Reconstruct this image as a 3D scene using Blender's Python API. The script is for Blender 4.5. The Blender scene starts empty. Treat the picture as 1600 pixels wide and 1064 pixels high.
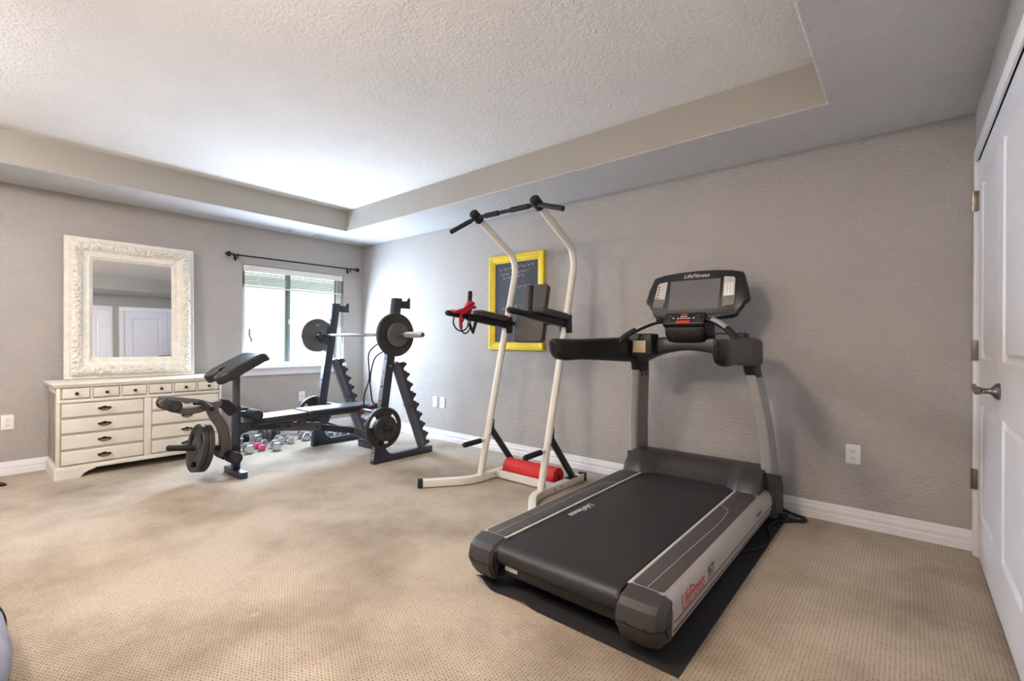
import bpy, bmesh, math, random
from mathutils import Vector, Matrix, noise

# ---------------------------------------------------------------- scene, camera, light
scene = bpy.context.scene
COL = scene.collection
vs = scene.view_settings
vs.view_transform = 'Standard'
vs.look = 'None'
vs.gamma = 1.0
vs.use_curve_mapping = False
vs.exposure = 1.52

W, H, HT, S = 5.7515, 2.32, 2.5556, -5.3          # room width, soffit height, tray height, south wall
TA = 0.60                                          # soffit depth

cam_d = bpy.data.cameras.new('camera')
cam = bpy.data.objects.new('camera', cam_d)
COL.objects.link(cam)
r = Vector((0.76673361, 0.64192796, 0.00693261))
u = Vector((-0.00457068, -0.00534007, 0.9999753))
f = Vector((-0.64194912, 0.76674636, 0.00116036))
M = Matrix((r, u, -f)).transposed().to_4x4()
M.translation = Vector((5.4689, -3.4806, 1.0925))
cam.matrix_world = M
cam_d.sensor_width = 36.0
cam_d.lens = 16.518
cam_d.clip_start = 0.02
scene.camera = cam
scene.cycles.max_bounces = 8
scene.cycles.caustics_reflective = False
scene.cycles.caustics_refractive = False

world = bpy.data.worlds.new('sky')
scene.world = world
world.use_nodes = True
wb = world.node_tree.nodes['Background']
wb.inputs[0].default_value = (0.92, 0.98, 1.0, 1)
wb.inputs[1].default_value = 1.25

def area(name, loc, rot, sx, sy, power, col, portal=False):
    d = bpy.data.lights.new(name, 'AREA')
    d.shape = 'RECTANGLE'; d.size = sx; d.size_y = sy
    d.energy = power; d.color = col
    d.cycles.is_portal = portal
    o = bpy.data.objects.new(name, d); COL.objects.link(o)
    o.location = loc; o.rotation_euler = rot
    return o
area('daylight_through_window', (0.012, -0.8775, 1.26), (0, -math.pi/2+math.radians(9), 0), 0.80, 1.10, 46.0, (0.62, 0.78, 1.0))

LAMP_POWER = (43.0, 37.0)
LAMPS = [(1.9, -4.2), (4.0, -3.3)]

# ---------------------------------------------------------------- materials
def lin(c):
    def g(v):
        v /= 255.0
        return v/12.92 if v <= 0.04045 else ((v+0.055)/1.055)**2.4
    return (g(c[0]), g(c[1]), g(c[2]), 1.0)

MATS = {}
def mat(name, col, rough=0.5, metal=0.0, var=0.06, vscale=12.0, bump=None, spec=0.5, emit=None, coat=0.0, distort=0.0):
    m = bpy.data.materials.new(name); m.use_nodes = True
    nt = m.node_tree; N = nt.nodes; L = nt.links
    b = N['Principled BSDF']
    b.inputs['Roughness'].default_value = rough
    b.inputs['Metallic'].default_value = metal
    b.inputs['Specular IOR Level'].default_value = spec
    b.inputs['Coat Weight'].default_value = coat
    c = lin(col)
    tc = N.new('ShaderNodeTexCoord')
    nz = N.new('ShaderNodeTexNoise'); nz.inputs['Scale'].default_value = vscale; nz.inputs['Detail'].default_value = 4
    L.new(tc.outputs['Object'], nz.inputs['Vector'])
    rp = N.new('ShaderNodeValToRGB')
    rp.color_ramp.elements[0].position = 0.3; rp.color_ramp.elements[1].position = 0.7
    lo = tuple(max(0, v*(1-var)) for v in c[:3])+(1,)
    hi = tuple(min(1, v*(1+var)) for v in c[:3])+(1,)
    rp.color_ramp.elements[0].color = lo; rp.color_ramp.elements[1].color = hi
    L.new(nz.outputs['Fac'], rp.inputs[0])
    L.new(rp.outputs[0], b.inputs['Base Color'])
    if bump:
        bz = N.new('ShaderNodeTexNoise'); bz.inputs['Scale'].default_value = bump[0]; bz.inputs['Detail'].default_value = 3
        bz.inputs['Distortion'].default_value = distort
        L.new(tc.outputs['Object'], bz.inputs['Vector'])
        bp = N.new('ShaderNodeBump'); bp.inputs['Strength'].default_value = bump[1]; bp.inputs['Distance'].default_value = bump[2]
        L.new(bz.outputs['Fac'], bp.inputs['Height'])
        L.new(bp.outputs['Normal'], b.inputs['Normal'])
    if emit:
        b.inputs['Emission Color'].default_value = lin(emit[0])
        b.inputs['Emission Strength'].default_value = emit[1]
    MATS[name] = m
    return m

mat('wall_paint', (179, 174, 169), 0.75, var=0.03, vscale=3, bump=(70, 0.9, 0.012), spec=0.3, distort=0.6)
mat('soffit_lit_paint', (206, 204, 202), 0.8, var=0.02, vscale=3, bump=(70, 0.8, 0.010), spec=0.25, distort=0.6)  # wall paint made lighter, window light on the underside put into the colour
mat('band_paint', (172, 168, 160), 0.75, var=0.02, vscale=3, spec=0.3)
mat('ceiling_texture', (240, 236, 231), 0.9, var=0.02, vscale=3, bump=(48, 0.8, 0.011), spec=0.2, distort=0.8)
mat('trim_white', (236, 236, 238), 0.35, var=0.01)
mat('door_white', (232, 232, 238), 0.35, var=0.01)
mat('vinyl_white', (240, 241, 240), 0.35, var=0.01)
mat('mullion_grey', (128, 140, 142), 0.4, var=0.03)
mat('blind_slat', (176, 176, 172), 0.5, var=0.03)
mat('blind_white', (226, 226, 222), 0.5, var=0.03)
mat('outlet_white', (240, 240, 238), 0.35, var=0.01)
mat('outlet_dark', (60, 58, 56), 0.6)
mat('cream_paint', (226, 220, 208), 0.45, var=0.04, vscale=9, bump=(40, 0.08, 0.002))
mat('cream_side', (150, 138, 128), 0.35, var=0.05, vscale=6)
mat('cream_frame', (236, 231, 220), 0.55, var=0.08, vscale=25, bump=(90, 0.25, 0.003))
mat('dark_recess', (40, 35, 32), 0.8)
mat('bronze', (70, 58, 46), 0.4, metal=0.8, var=0.2, vscale=40)
mat('knob_dark', (45, 38, 34), 0.35, metal=0.6)
mat('black_iron', (26, 27, 32), 0.4, metal=0.3)
mat('steel_navy', (62, 66, 78), 0.38, metal=0.35, var=0.08)
mat('steel_grey', (96, 96, 100), 0.4, metal=0.35, var=0.06)
mat('plate_iron', (62, 60, 60), 0.5, metal=0.3, var=0.12, vscale=20, bump=(120, 0.1, 0.002))
mat('plate_grey', (104, 102, 102), 0.48, metal=0.3, var=0.08, vscale=20)
mat('plate_text', (176, 176, 178), 0.5)
mat('chrome', (205, 205, 208), 0.2, metal=1.0, var=0.03)
mat('dumbbell_chrome', (190, 192, 196), 0.25, metal=0.9, var=0.05)
mat('dumbbell_pink', (222, 90, 140), 0.4, var=0.04)
mat('vinyl_black', (44, 44, 50), 0.42, var=0.08, bump=(220, 0.12, 0.001))
mat('foam_black', (24, 24, 27), 0.75, var=0.1, bump=(260, 0.2, 0.002))
mat('tread_plate', (150, 152, 158), 0.35, metal=0.7, var=0.3, vscale=60, bump=(90, 0.6, 0.004))
mat('tower_white', (228, 224, 216), 0.4, var=0.03)
mat('tower_pad', (74, 68, 66), 0.55, var=0.06, bump=(200, 0.1, 0.001))
mat('red_foam', (204, 34, 32), 0.55, var=0.12, vscale=14, bump=(160, 0.2, 0.002))
mat('red_band', (176, 14, 26), 0.3, var=0.1)
mat('yellow_frame', (233, 205, 40), 0.4, var=0.06, vscale=14)
mat('chalkboard', (62, 64, 72), 0.7, var=0.12, vscale=7)
mat('chalk', (225, 228, 232), 0.9)
mat('tm_dark', (52, 49, 49), 0.55, var=0.06, vscale=10, bump=(300, 0.1, 0.001))
mat('tm_black', (24, 23, 24), 0.4, var=0.08, bump=(300, 0.08, 0.001))
mat('tm_hood', (58, 54, 54), 0.4, var=0.05)
mat('tm_silver', (178, 175, 174), 0.36, metal=0.3, var=0.03)
mat('lever_grey', (100, 92, 90), 0.45, metal=0.2, var=0.04)
mat('tm_insert', (142, 132, 128), 0.45, metal=0.2, var=0.04)
mat('tm_strip', (206, 204, 200), 0.35, metal=0.2)
mat('tm_pad', (70, 66, 66), 0.6, var=0.14, vscale=7, bump=(300, 0.2, 0.001))
mat('belt_black', (36, 34, 35), 0.48, var=0.22, vscale=5, bump=(350, 0.15, 0.001))
mat('tm_screen', (112, 112, 116), 0.18, var=0.02)
mat('tm_panel', (198, 196, 192), 0.4, var=0.02)
mat('tm_panel_grey', (118, 114, 108), 0.4)
mat('tm_red', (200, 60, 34), 0.4)
mat('tm_beige', (196, 178, 142), 0.5)
mat('text_red', (178, 34, 26), 0.4)
mat('text_white', (220, 220, 220), 0.5)
mat('text_dark', (70, 66, 66), 0.5)
mat('rubber_mat', (34, 33, 36), 0.7, var=0.25, vscale=160, bump=(500, 0.5, 0.002))
mat('nickel', (140, 132, 122), 0.28, metal=0.95, var=0.05)
mat('bag_fabric', (150, 152, 170), 0.8, var=0.12, vscale=9, bump=(20, 0.3, 0.01))
mat('dark_red', (104, 34, 30), 0.5, var=0.15)
mat('lamp_metal', (190, 186, 176), 0.35, metal=0.7)
mat('lamp_glow_0', (255, 246, 232), 0.5, var=0.0, emit=((254, 250, 250), LAMP_POWER[0]))
mat('lamp_glow_1', (255, 246, 232), 0.5, var=0.0, emit=((255, 235, 214), LAMP_POWER[1]))
mat('well_wall', (232, 240, 232), 0.85, var=0.07, vscale=2.2, bump=(6, 0.2, 0.02))
mat('gravel', (170, 165, 155), 0.9, var=0.3, vscale=60)

# carpet: cut-and-loop pile with rows of small pits
def carpet():
    m = bpy.data.materials.new('carpet'); m.use_nodes = True
    nt = m.node_tree; N = nt.nodes; L = nt.links
    b = N['Principled BSDF']; b.inputs['Roughness'].default_value = 0.95
    b.inputs['Specular IOR Level'].default_value = 0.15
    b.inputs['Sheen Weight'].default_value = 0.25
    tc = N.new('ShaderNodeTexCoord'); sp = N.new('ShaderNodeSeparateXYZ')
    L.new(tc.outputs['Object'], sp.inputs[0])
    def mt(op, a, bb=None, c=None):
        n = N.new('ShaderNodeMath'); n.operation = op
        for i, v in enumerate((a, bb, c)):
            if v is None: continue
            if isinstance(v, (int, float)): n.inputs[i].default_value = v
            else: L.new(v, n.inputs[i])
        return n.outputs[0]
    X = mt('MULTIPLY', sp.outputs['X'], 1/0.0135); Y = mt('MULTIPLY', sp.outputs['Y'], 1/0.0125)
    row = mt('FLOOR', X)
    off = mt('MULTIPLY', mt('FLOORED_MODULO', row, 2.0), 0.5)
    fx = mt('SUBTRACT', mt('FRACT', X), 0.5)
    fy = mt('SUBTRACT', mt('FRACT', mt('ADD', Y, off)), 0.5)
    jn = N.new('ShaderNodeTexNoise'); jn.inputs['Scale'].default_value = 110; jn.inputs['Detail'].default_value = 2
    L.new(tc.outputs['Object'], jn.inputs['Vector'])
    ex = mt('POWER', mt('MULTIPLY', fx, 2.6), 2.0); ey = mt('POWER', mt('MULTIPLY', fy, 3.4), 2.0)
    d = mt('ADD', mt('SQRT', mt('ADD', ex, ey)), mt('MULTIPLY', mt('SUBTRACT', jn.outputs['Fac'], 0.5), 2.0))
    mk = N.new('ShaderNodeMapRange'); mk.inputs['From Min'].default_value = 0.35; mk.inputs['From Max'].default_value = 0.95
    L.new(d, mk.inputs['Value'])
    big = N.new('ShaderNodeTexNoise'); big.inputs['Scale'].default_value = 1.3; big.inputs['Detail'].default_value = 5; big.inputs['Roughness'].default_value = 0.62
    L.new(tc.outputs['Object'], big.inputs['Vector'])
    rp = N.new('ShaderNodeValToRGB'); e = rp.color_ramp.elements
    e[0].position = 0.33; e[0].color = lin((140, 125, 106)); e[1].position = 0.58; e[1].color = lin((184, 171, 153))
    L.new(big.outputs['Fac'], rp.inputs[0])
    fib = N.new('ShaderNodeTexNoise'); fib.inputs['Scale'].default_value = 170; fib.inputs['Detail'].default_value = 2
    L.new(tc.outputs['Object'], fib.inputs['Vector'])
    mx = N.new('ShaderNodeMix'); mx.data_type = 'RGBA'; mx.blend_type = 'MULTIPLY'
    dk = N.new('ShaderNodeMix'); dk.data_type = 'RGBA'
    dk.inputs[6].default_value = (0.42, 0.38, 0.33, 1); dk.inputs[7].default_value = (1, 1, 1, 1)
    L.new(mk.outputs[0], dk.inputs[0])
    mx.inputs[0].default_value = 1.0
    L.new(rp.outputs[0], mx.inputs[6]); L.new(dk.outputs[2], mx.inputs[7])
    fr = N.new('ShaderNodeMapRange'); fr.inputs['From Min'].default_value = 0.3; fr.inputs['From Max'].default_value = 0.7
    fr.inputs['To Min'].default_value = 0.86; fr.inputs['To Max'].default_value = 1.08
    L.new(fib.outputs['Fac'], fr.inputs['Value'])
    m2 = N.new('ShaderNodeMix'); m2.data_type = 'RGBA'; m2.blend_type = 'MULTIPLY'; m2.inputs[0].default_value = 1
    L.new(mx.outputs[2], m2.inputs[6]); L.new(fr.outputs[0], m2.inputs[7])
    # dents pressed into the pile by furniture
    dent = None
    for dx_, dy_, ra, rb_ in ((2.093, -2.711, 32, 17), (2.715, -2.759, 32, 17), (3.475, -2.698, 32, 17), (4.342, -2.134, 32, 17)):
        e1 = mt('POWER', mt('MULTIPLY', mt('SUBTRACT', sp.outputs['X'], dx_), ra), 2.0)
        e2 = mt('POWER', mt('MULTIPLY', mt('SUBTRACT', sp.outputs['Y'], dy_), rb_*2.2), 2.0)
        k_ = mt('MINIMUM', mt('ADD', e1, e2), 1.0)
        dent = k_ if dent is None else mt('MULTIPLY', dent, k_)
    L.new(m2.outputs[2], b.inputs['Base Color'])
    bp = N.new('ShaderNodeBump'); bp.inputs['Strength'].default_value = 0.5; bp.inputs['Distance'].default_value = 0.006
    hh = mt('ADD', mk.outputs[0], mt('ADD', mt('MULTIPLY', fib.outputs['Fac'], 0.5), mt('MULTIPLY', dent, 4.0)))
    L.new(hh, bp.inputs['Height']); L.new(bp.outputs[0], b.inputs['Normal'])
    MATS['carpet'] = m
carpet()

def glass(name, tint, refl):
    m = bpy.data.materials.new(name); m.use_nodes = True
    nt = m.node_tree; N = nt.nodes; L = nt.links
    N.remove(N['Principled BSDF'])
    out = N['Material Output']
    t = N.new('ShaderNodeBsdfTransparent'); t.inputs[0].default_value = tint
    g = N.new('ShaderNodeBsdfGlossy'); g.inputs['Roughness'].default_value = 0.03
    lw = N.new('ShaderNodeLayerWeight'); lw.inputs[0].default_value = refl
    mx = N.new('ShaderNodeMixShader')
    L.new(lw.outputs['Fresnel'], mx.inputs[0]); L.new(t.outputs[0], mx.inputs[1]); L.new(g.outputs[0], mx.inputs[2])
    L.new(mx.outputs[0], out.inputs['Surface'])
    MATS[name] = m
glass('window_glass', (0.97, 1.0, 0.985, 1), 0.2)
m = bpy.data.materials.new('mirror_glass'); m.use_nodes = True
b = m.node_tree.nodes['Principled BSDF']
b.inputs['Base Color'].default_value = (0.86, 0.88, 0.9, 1); b.inputs['Metallic'].default_value = 1; b.inputs['Roughness'].default_value = 0.015
MATS['mirror_glass'] = m

# ---------------------------------------------------------------- mesh helpers
V = Vector
class MB:
    def __init__(s): s.bm = bmesh.new()
    def face(s, vs):
        try: return s.bm.faces.new(vs)
        except ValueError: return None
    def box(s, x0, x1, y0, y1, z0, z1, bev=0.0, seg=2, mtx=None):
        ret = bmesh.ops.create_cube(s.bm, size=1.0)
        vs_ = ret['verts']
        for v in vs_:
            v.co = V(((x0+x1)/2+v.co.x*abs(x1-x0), (y0+y1)/2+v.co.y*abs(y1-y0), (z0+z1)/2+v.co.z*abs(z1-z0)))
        if mtx is not None:
            for v in vs_: v.co = mtx @ v.co
        if bev > 0:
            es = list({e for v in vs_ for e in v.link_edges})
            bmesh.ops.bevel(s.bm, geom=es, offset=bev, segments=seg, profile=0.5, affect='EDGES')
        return s
    def loft(s, rings, cap=True, closed=False):
        vr = [[s.bm.verts.new(p) for p in ring] for ring in rings]
        n = len(vr[0])
        pairs = list(zip(vr, vr[1:])) + ([(vr[-1], vr[0])] if closed else [])
        for a, b_ in pairs:
            for i in range(n):
                s.face((a[i], a[(i+1) % n], b_[(i+1) % n], b_[i]))
        if cap and not closed:
            s.face(list(reversed(vr[0]))); s.face(vr[-1])
        return s
    def tube(s, pts, r_, n=12, closed=False, cap=True):
        pts = [V(p) for p in pts]
        m_ = len(pts)
        rr = r_ if isinstance(r_, (list, tuple)) else [r_]*m_
        rings = []; nrm = None
        for i, p in enumerate(pts):
            if closed: t = (pts[(i+1) % m_]-pts[i-1])
            else: t = (pts[min(i+1, m_-1)]-pts[max(i-1, 0)])
            t.normalize()
            if nrm is None:
                nrm = t.cross(V((0, 0, 1)))
                if nrm.length < 1e-3: nrm = t.cross(V((1, 0, 0)))
            else:
                nrm = nrm - t*nrm.dot(t)
            nrm.normalize(); bn = t.cross(nrm)
            rings.append([p+(nrm*math.cos(a)+bn*math.sin(a))*rr[i] for a in (2*math.pi*k/n for k in range(n))])
        return s.loft(rings, cap, closed)
    def sweep(s, pts, prof, up=(0, 0, 1), cap=True):
        pts = [V(p) for p in pts]; rings = []
        for i, p in enumerate(pts):
            t = (pts[min(i+1, len(pts)-1)]-pts[max(i-1, 0)]).normalized()
            a = t.cross(V(up)).normalized(); b_ = a.cross(t)
            rings.append([p+a*q[0]+b_*q[1] for q in prof])
        return s.loft(rings, cap)
    def lathe(s, c, axis, prof, n=24, closed=False):
        c = V(c); ax = V(axis).normalized()
        a = ax.cross(V((0, 0, 1)))
        if a.length < 1e-3: a = V((1, 0, 0))
        a.normalize(); b_ = ax.cross(a)
        rings = [[c+ax*h+(a*math.cos(t)+b_*math.sin(t))*max(r_, 1e-5) for t in (2*math.pi*k/n for k in range(n))] for r_, h in prof]
        return s.loft(rings, not closed, closed)
    def prism(s, poly, vec, bev=0.0):
        vec = V(vec)
        a = [s.bm.verts.new(V(p)) for p in poly]; b_ = [s.bm.verts.new(V(p)+vec) for p in poly]
        n = len(a)
        fs = [s.face(list(reversed(a))), s.face(b_)]
        for i in range(n): fs.append(s.face((a[i], a[(i+1) % n], b_[(i+1) % n], b_[i])))
        if bev > 0:
            es = list({e for f_ in fs[:2] if f_ for e in f_.edges})
            bmesh.ops.bevel(s.bm, geom=es, offset=bev, segments=2, profile=0.5, affect='EDGES')
        return s
    def sphere(s, c, r_, sx=1, sy=1, sz=1, u_=12, v_=8):
        ret = bmesh.ops.create_uvsphere(s.bm, u_segments=u_, v_segments=v_, radius=r_)
        for v in ret['verts']: v.co = V((c[0]+v.co.x*sx, c[1]+v.co.y*sy, c[2]+v.co.z*sz))
        return s
    def grid(s, fn, nu, nv):
        g = [[s.bm.verts.new(V(fn(i/nu, j/nv))) for j in range(nv+1)] for i in range(nu+1)]
        for i in range(nu):
            for j in range(nv): s.face((g[i][j], g[i+1][j], g[i+1][j+1], g[i][j+1]))
        return s
    def xf(s, mtx):
        bmesh.ops.transform(s.bm, matrix=mtx, verts=s.bm.verts[:]); return s
    def mesh(s, name, ang=38, normals=True):
        if normals: bmesh.ops.recalc_face_normals(s.bm, faces=s.bm.faces[:])
        me = bpy.data.meshes.new(name); s.bm.to_mesh(me); s.bm.free()
        for p in me.polygons: p.use_smooth = True
        me.set_sharp_from_angle(angle=math.radians(ang))
        return me

def rootloc(p):
    while p.parent: p = p.parent
    return p.location.copy()
def part(name, mb, material, parent, label=None, kind=None, ang=38):
    """mesh given in world coordinates, parented to a thing or a part of it"""
    mb.xf(Matrix.Translation(-rootloc(parent)))
    me = mb.mesh(name, ang); me.materials.append(MATS[material])
    o = bpy.data.objects.new(name, me); COL.objects.link(o); o.parent = parent
    if label: o['label'] = label
    if kind: o['kind'] = kind
    return o
def tag(o, label, cat=None, group=None, kind=None):
    if label: o['label'] = label
    if cat: o['category'] = cat
    if group: o['group'] = group
    if kind: o['kind'] = kind
    return o
def thing(name, label, cat, loc, group=None, kind=None):
    o = bpy.data.objects.new(name, None); COL.objects.link(o); o.location = loc
    o.empty_display_size = 0.1
    return tag(o, label, cat, group, kind)
def single(name, mb, material, loc, label, cat=None, group=None, kind=None, ang=38):
    mb.xf(Matrix.Translation(-V(loc)))
    me = mb.mesh(name, ang); me.materials.append(MATS[material])
    o = bpy.data.objects.new(name, me); COL.objects.link(o); o.location = loc
    return tag(o, label, cat, group, kind)
def struct(name, mb, material, label, parent=None):
    if parent: return part(name, mb, material, parent)
    return single(name, mb, material, (0, 0, 0), label, None, None, 'structure')
def copy_tree(o, parent=None):
    c = o.copy(); COL.objects.link(c); c.parent = parent
    for ch in list(o.children): copy_tree(ch, c)
    return c

def rrect(a, b_, rad=0.0, n=3):
    """rounded rectangle profile, half sizes a, b_"""
    if rad <= 0: return [(-a, -b_), (a, -b_), (a, b_), (-a, b_)]
    out = []
    for cx, cy, st in ((a-rad, -b_+rad, -90), (a-rad, b_-rad, 0), (-a+rad, b_-rad, 90), (-a+rad, -b_+rad, 180)):
        for k in range(n+1):
            t = math.radians(st+90*k/n); out.append((cx+rad*math.cos(t), cy+rad*math.sin(t)))
    return out
def smooth_path(pts, n=6):
    """Catmull-Rom through the points"""
    P = [V(p) for p in pts]; P = [P[0]*2-P[1]]+P+[P[-1]*2-P[-2]]
    out = []
    for i in range(1, len(P)-2):
        for k in range(n):
            t = k/n
            a, b_, c, d = P[i-1], P[i], P[i+1], P[i+2]
            out.append(0.5*((2*b_)+(c-a)*t+(2*a-5*b_+4*c-d)*t*t+(3*b_-a-3*c+d)*t**3))
    out.append(P[-2]); return out
def fillet(pts, rad, n=5):
    """polyline with rounded corners"""
    P = [V(p) for p in pts]; out = [P[0]]
    for i in range(1, len(P)-1):
        a = (P[i-1]-P[i]); c = (P[i+1]-P[i]); rr = min(rad, a.length*0.45, c.length*0.45)
        a.normalize(); c.normalize()
        p0 = P[i]+a*rr; p2 = P[i]+c*rr
        for k in range(n+1):
            t = k/n; out.append(p0*(1-t)**2+P[i]*2*t*(1-t)+p2*t*t)
    out.append(P[-1]); return out
def text_mesh(txt, size, depth, mtx, shear=0.0, spacing=1.0):
    cu = bpy.data.curves.new('lettering', 'FONT'); cu.body = txt; cu.size = size; cu.extrude = depth
    cu.align_x = 'CENTER'; cu.align_y = 'CENTER'; cu.shear = shear; cu.space_character = spacing
    cu.resolution_u = 3
    to = bpy.data.objects.new('lettering', cu); COL.objects.link(to)
    dg = bpy.context.evaluated_depsgraph_get()
    me = bpy.data.meshes.new_from_object(to.evaluated_get(dg))
    mb = MB(); mb.bm.from_mesh(me)
    bpy.data.objects.remove(to); bpy.data.curves.remove(cu); bpy.data.meshes.remove(me)
    return mb.xf(mtx)
def frame_mtx(o, ex, ey):
    ex = V(ex).normalized(); ey = V(ey).normalized(); ez = ex.cross(ey)
    m_ = Matrix((ex, ey, ez)).transposed().to_4x4(); m_.translation = V(o); return m_

# ---------------------------------------------------------------- room shell
struct('floor', MB().box(-0.15, W+0.15, S-0.15, 0.15, -0.1, 0.0), 'carpet', 'beige patterned carpet floor with rows of small pits')
struct('wall_north', MB().box(-0.15, W+0.15, 0.0, 0.15, 0.0, HT+0.12), 'wall_paint', 'long grey textured wall behind the treadmill')
struct('wall_south', MB().box(-0.15, W+0.15, S-0.15, S, 0.0, HT+0.12), 'wall_paint', 'grey wall behind the viewer')
WY0, WY1, WZ0, WZ1 = -1.47, -0.285, 0.79, 1.905
mb = MB()
mb.box(-0.15, 0, S, WY0, 0, HT+0.12); mb.box(-0.15, 0, WY1, 0, 0, HT+0.12)
mb.box(-0.15, 0, WY0, WY1, 0, WZ0); mb.box(-0.15, 0, WY0, WY1, WZ1, HT+0.12)
struct('wall_west', mb, 'wall_paint', 'grey wall with the window and the cream mirror')
DOORS = [(-0.085, -1.425), (-1.66, -2.42)]
mb = MB()
mb.box(W, W+0.15, -0.085+0.0, 0.0, 0, HT+0.12)
mb.box(W, W+0.15, -1.66, -1.425, 0, HT+0.12)
mb.box(W, W+0.15, S, -2.42, 0, HT+0.12)
for a, b_ in DOORS: mb.box(W, W+0.15, b_, a, 2.035, HT+0.12)
mb.box(W+0.15, W+0.25, S, 0.15, -0.1, HT+0.12)  # unseen slab added behind the doors to block leaking sky light
struct('wall_east', mb, 'wall_paint', 'grey wall with the white doors at the right edge')

struct('ceiling', MB().box(TA-0.02, W-TA+0.02, S+TA-0.02, -TA+0.02, HT, HT+0.12), 'ceiling_texture', 'white textured ceiling inside the recessed tray')
# soffit ring: one mesh, rounded lower inner edge
def soffit():
    mb = MB()
    x0, x1, y0, y1 = TA, W-TA, S+TA, -TA
    rd = 0.014
    prof = [(-TA, H), (-rd, H), (-rd*0.5, H+rd*0.13), (-rd*0.13, H+rd*0.5), (0, H+rd), (0, HT+0.02), (-TA, HT+0.02)]
    rings = []
    for (px, py, sx, sy) in ((x0, y0, 1, 1), (x1, y0, -1, 1), (x1, y1, -1, -1), (x0, y1, 1, -1)):
        rings.append([(px+sx*o, py+sy*o, z) for o, z in prof])
    mb.loft(rings, False, True)
    return mb
o = struct('trim_1', soffit(), 'soffit_lit_paint', 'lowered soffit around the ceiling tray')
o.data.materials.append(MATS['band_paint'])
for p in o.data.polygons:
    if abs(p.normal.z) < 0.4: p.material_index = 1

def baseboard(name, pts, label):
    # profile (out from wall, height)
    prof = [(0, 0), (0.016, 0), (0.016, 0.040), (0.0125, 0.044), (0.0125, 0.058), (0.015, 0.062), (0.013, 0.078), (0.010, 0.082), (0.010, 0.094), (0.006, 0.107), (0, 0.107)]
    (x0, y0), (x1, y1), (nx, ny) = pts
    mb = MB().loft([[(x+nx*a, y+ny*a, z) for a, z in prof] for x, y in ((x0, y0), (x1, y1))])
    return single(name, mb, 'trim_white', (0, 0, 0), label, None, None, 'structure', ang=20)
baseboard('baseboard_north', ((0, 0), (W, 0), (0, -1)), 'white moulded baseboard along the long grey wall')
baseboard('baseboard_west', ((0, S), (0, -0.0), (1, 0)), 'white moulded baseboard under the window wall')
baseboard('baseboard_east', ((W, S), (W, -2.495), (-1, 0)), 'white moulded baseboard beside the doors')
baseboard('baseboard_south', ((0, S), (W, S), (0, 1)), 'white moulded baseboard behind the viewer')

# ---------------------------------------------------------------- doors
def leaf(name, y0, y1, parent):
    """door leaf between y0 (north) and y1 (south), face towards -x, two moulded panels"""
    xf_ = W+0.005
    st = 0.115
    mb = MB()
    mb.box(xf_, xf_+0.035, y1, y1+st, 0.02, 2.0345)
    mb.box(xf_, xf_+0.035, y0-st, y0, 0.02, 2.0345)
    for z0, z1 in ((0.02, 0.24), (0.80, 1.02), (1.90, 2.0345)): mb.box(xf_, xf_+0.035, y1+st, y0-st, z0, z1)
    o = part(name, mb, 'door_white', parent)
    for z0, z1 in ((0.24, 0.80), (1.02, 1.90)):
        a, b_ = y0-st, y1+st
        prof = [(0, 0.0), (0.012, 0.011), (0.022, 0.012), (0.036, 0.004), (0.05, 0.004)]
        rings = [[(xf_+d, b_+i, z0+i), (xf_+d, a-i, z0+i), (xf_+d, a-i, z1-i), (xf_+d, b_+i, z1-i)] for i, d in prof]
        mb = MB().loft(rings, False)
        i = prof[-1][0]; d = prof[-1][1]
        mb.box(xf_+d, xf_+d+0.012, b_+i, a-i, z0+i, z1-i)
        part('panel', mb, 'door_white', o, ang=15)
    return o
def casing(y0, y1, parent):
    # side and head casings
    def cs(a, b_, z0, z1, nm):
        mb = MB().box(W-0.010, W+0.001, min(a, b_), max(a, b_), z0, z1, 0.003)
        part(nm, mb, 'trim_white', parent)
        return mb
    cs(y0, min(y0+0.072, -0.002), 0, 2.035, 'side_casing'); cs(y1-0.072, y1, 0, 2.035, 'side_casing')
    cs(y1-0.072, min(y0+0.072, -0.002), 2.035, 2.107, 'head_casing')
    mb = MB()
    mb.box(W-0.0, W+0.12, y0-0.010, y0, 0, 2.035); mb.box(W, W+0.12, y1, y1+0.010, 0, 2.035)
    mb.box(W, W+0.12, y1, y0, 2.023+0.012, 2.047)
    part('jamb', mb, 'trim_white', parent)
d1 = thing('door_1', 'white panelled double doors at the right edge', None, (W, -0.71, 0), kind='structure')
casing(-0.085, -1.425, d1)
l1 = leaf('door_leaf', -0.098, -0.753, d1)
l2 = leaf('door_leaf', -0.757, -1.412, d1)
for z in (0.40, 1.06, 1.83):
    mb = MB().box(W-0.014, W+0.020, -0.106, -0.078, z-0.05, z+0.05, 0.002)
    mb.tube([(W-0.016, -0.093, z-0.052), (W-0.016, -0.093, z+0.052)], 0.006, 8)
    part('hinge', mb, 'nickel', l1, 'brushed nickel hinge')
mb = MB()
zl = 0.905
mb.lathe((W+0.005, -0.812, zl), (-1, 0, 0), [(0.0, 0), (0.034, 0), (0.034, 0.006), (0.026, 0.016), (0.014, 0.024), (0.011, 0.03), (0.011, 0.05), (0.016, 0.056), (0.016, 0.072), (0.0, 0.076)], 20)
mb.tube(smooth_path([(W-0.056, -0.815, zl), (W-0.060, -0.76, zl+0.001), (W-0.060, -0.72, zl+0.003), (W-0.056, -0.66, zl+0.012)], 5), [0.012]*5+[0.011]*5+[0.009]*5+[0.004], 10)
part('door_lever', mb, 'nickel', l2, 'nickel lever handle')
d2 = thing('door_2', 'white panelled door seen only in the mirror', None, (W, -1.96, 0), kind='structure')
casing(-1.66, -2.42, d2)
leaf('door_leaf', -1.673, -2.407, d2)

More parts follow.
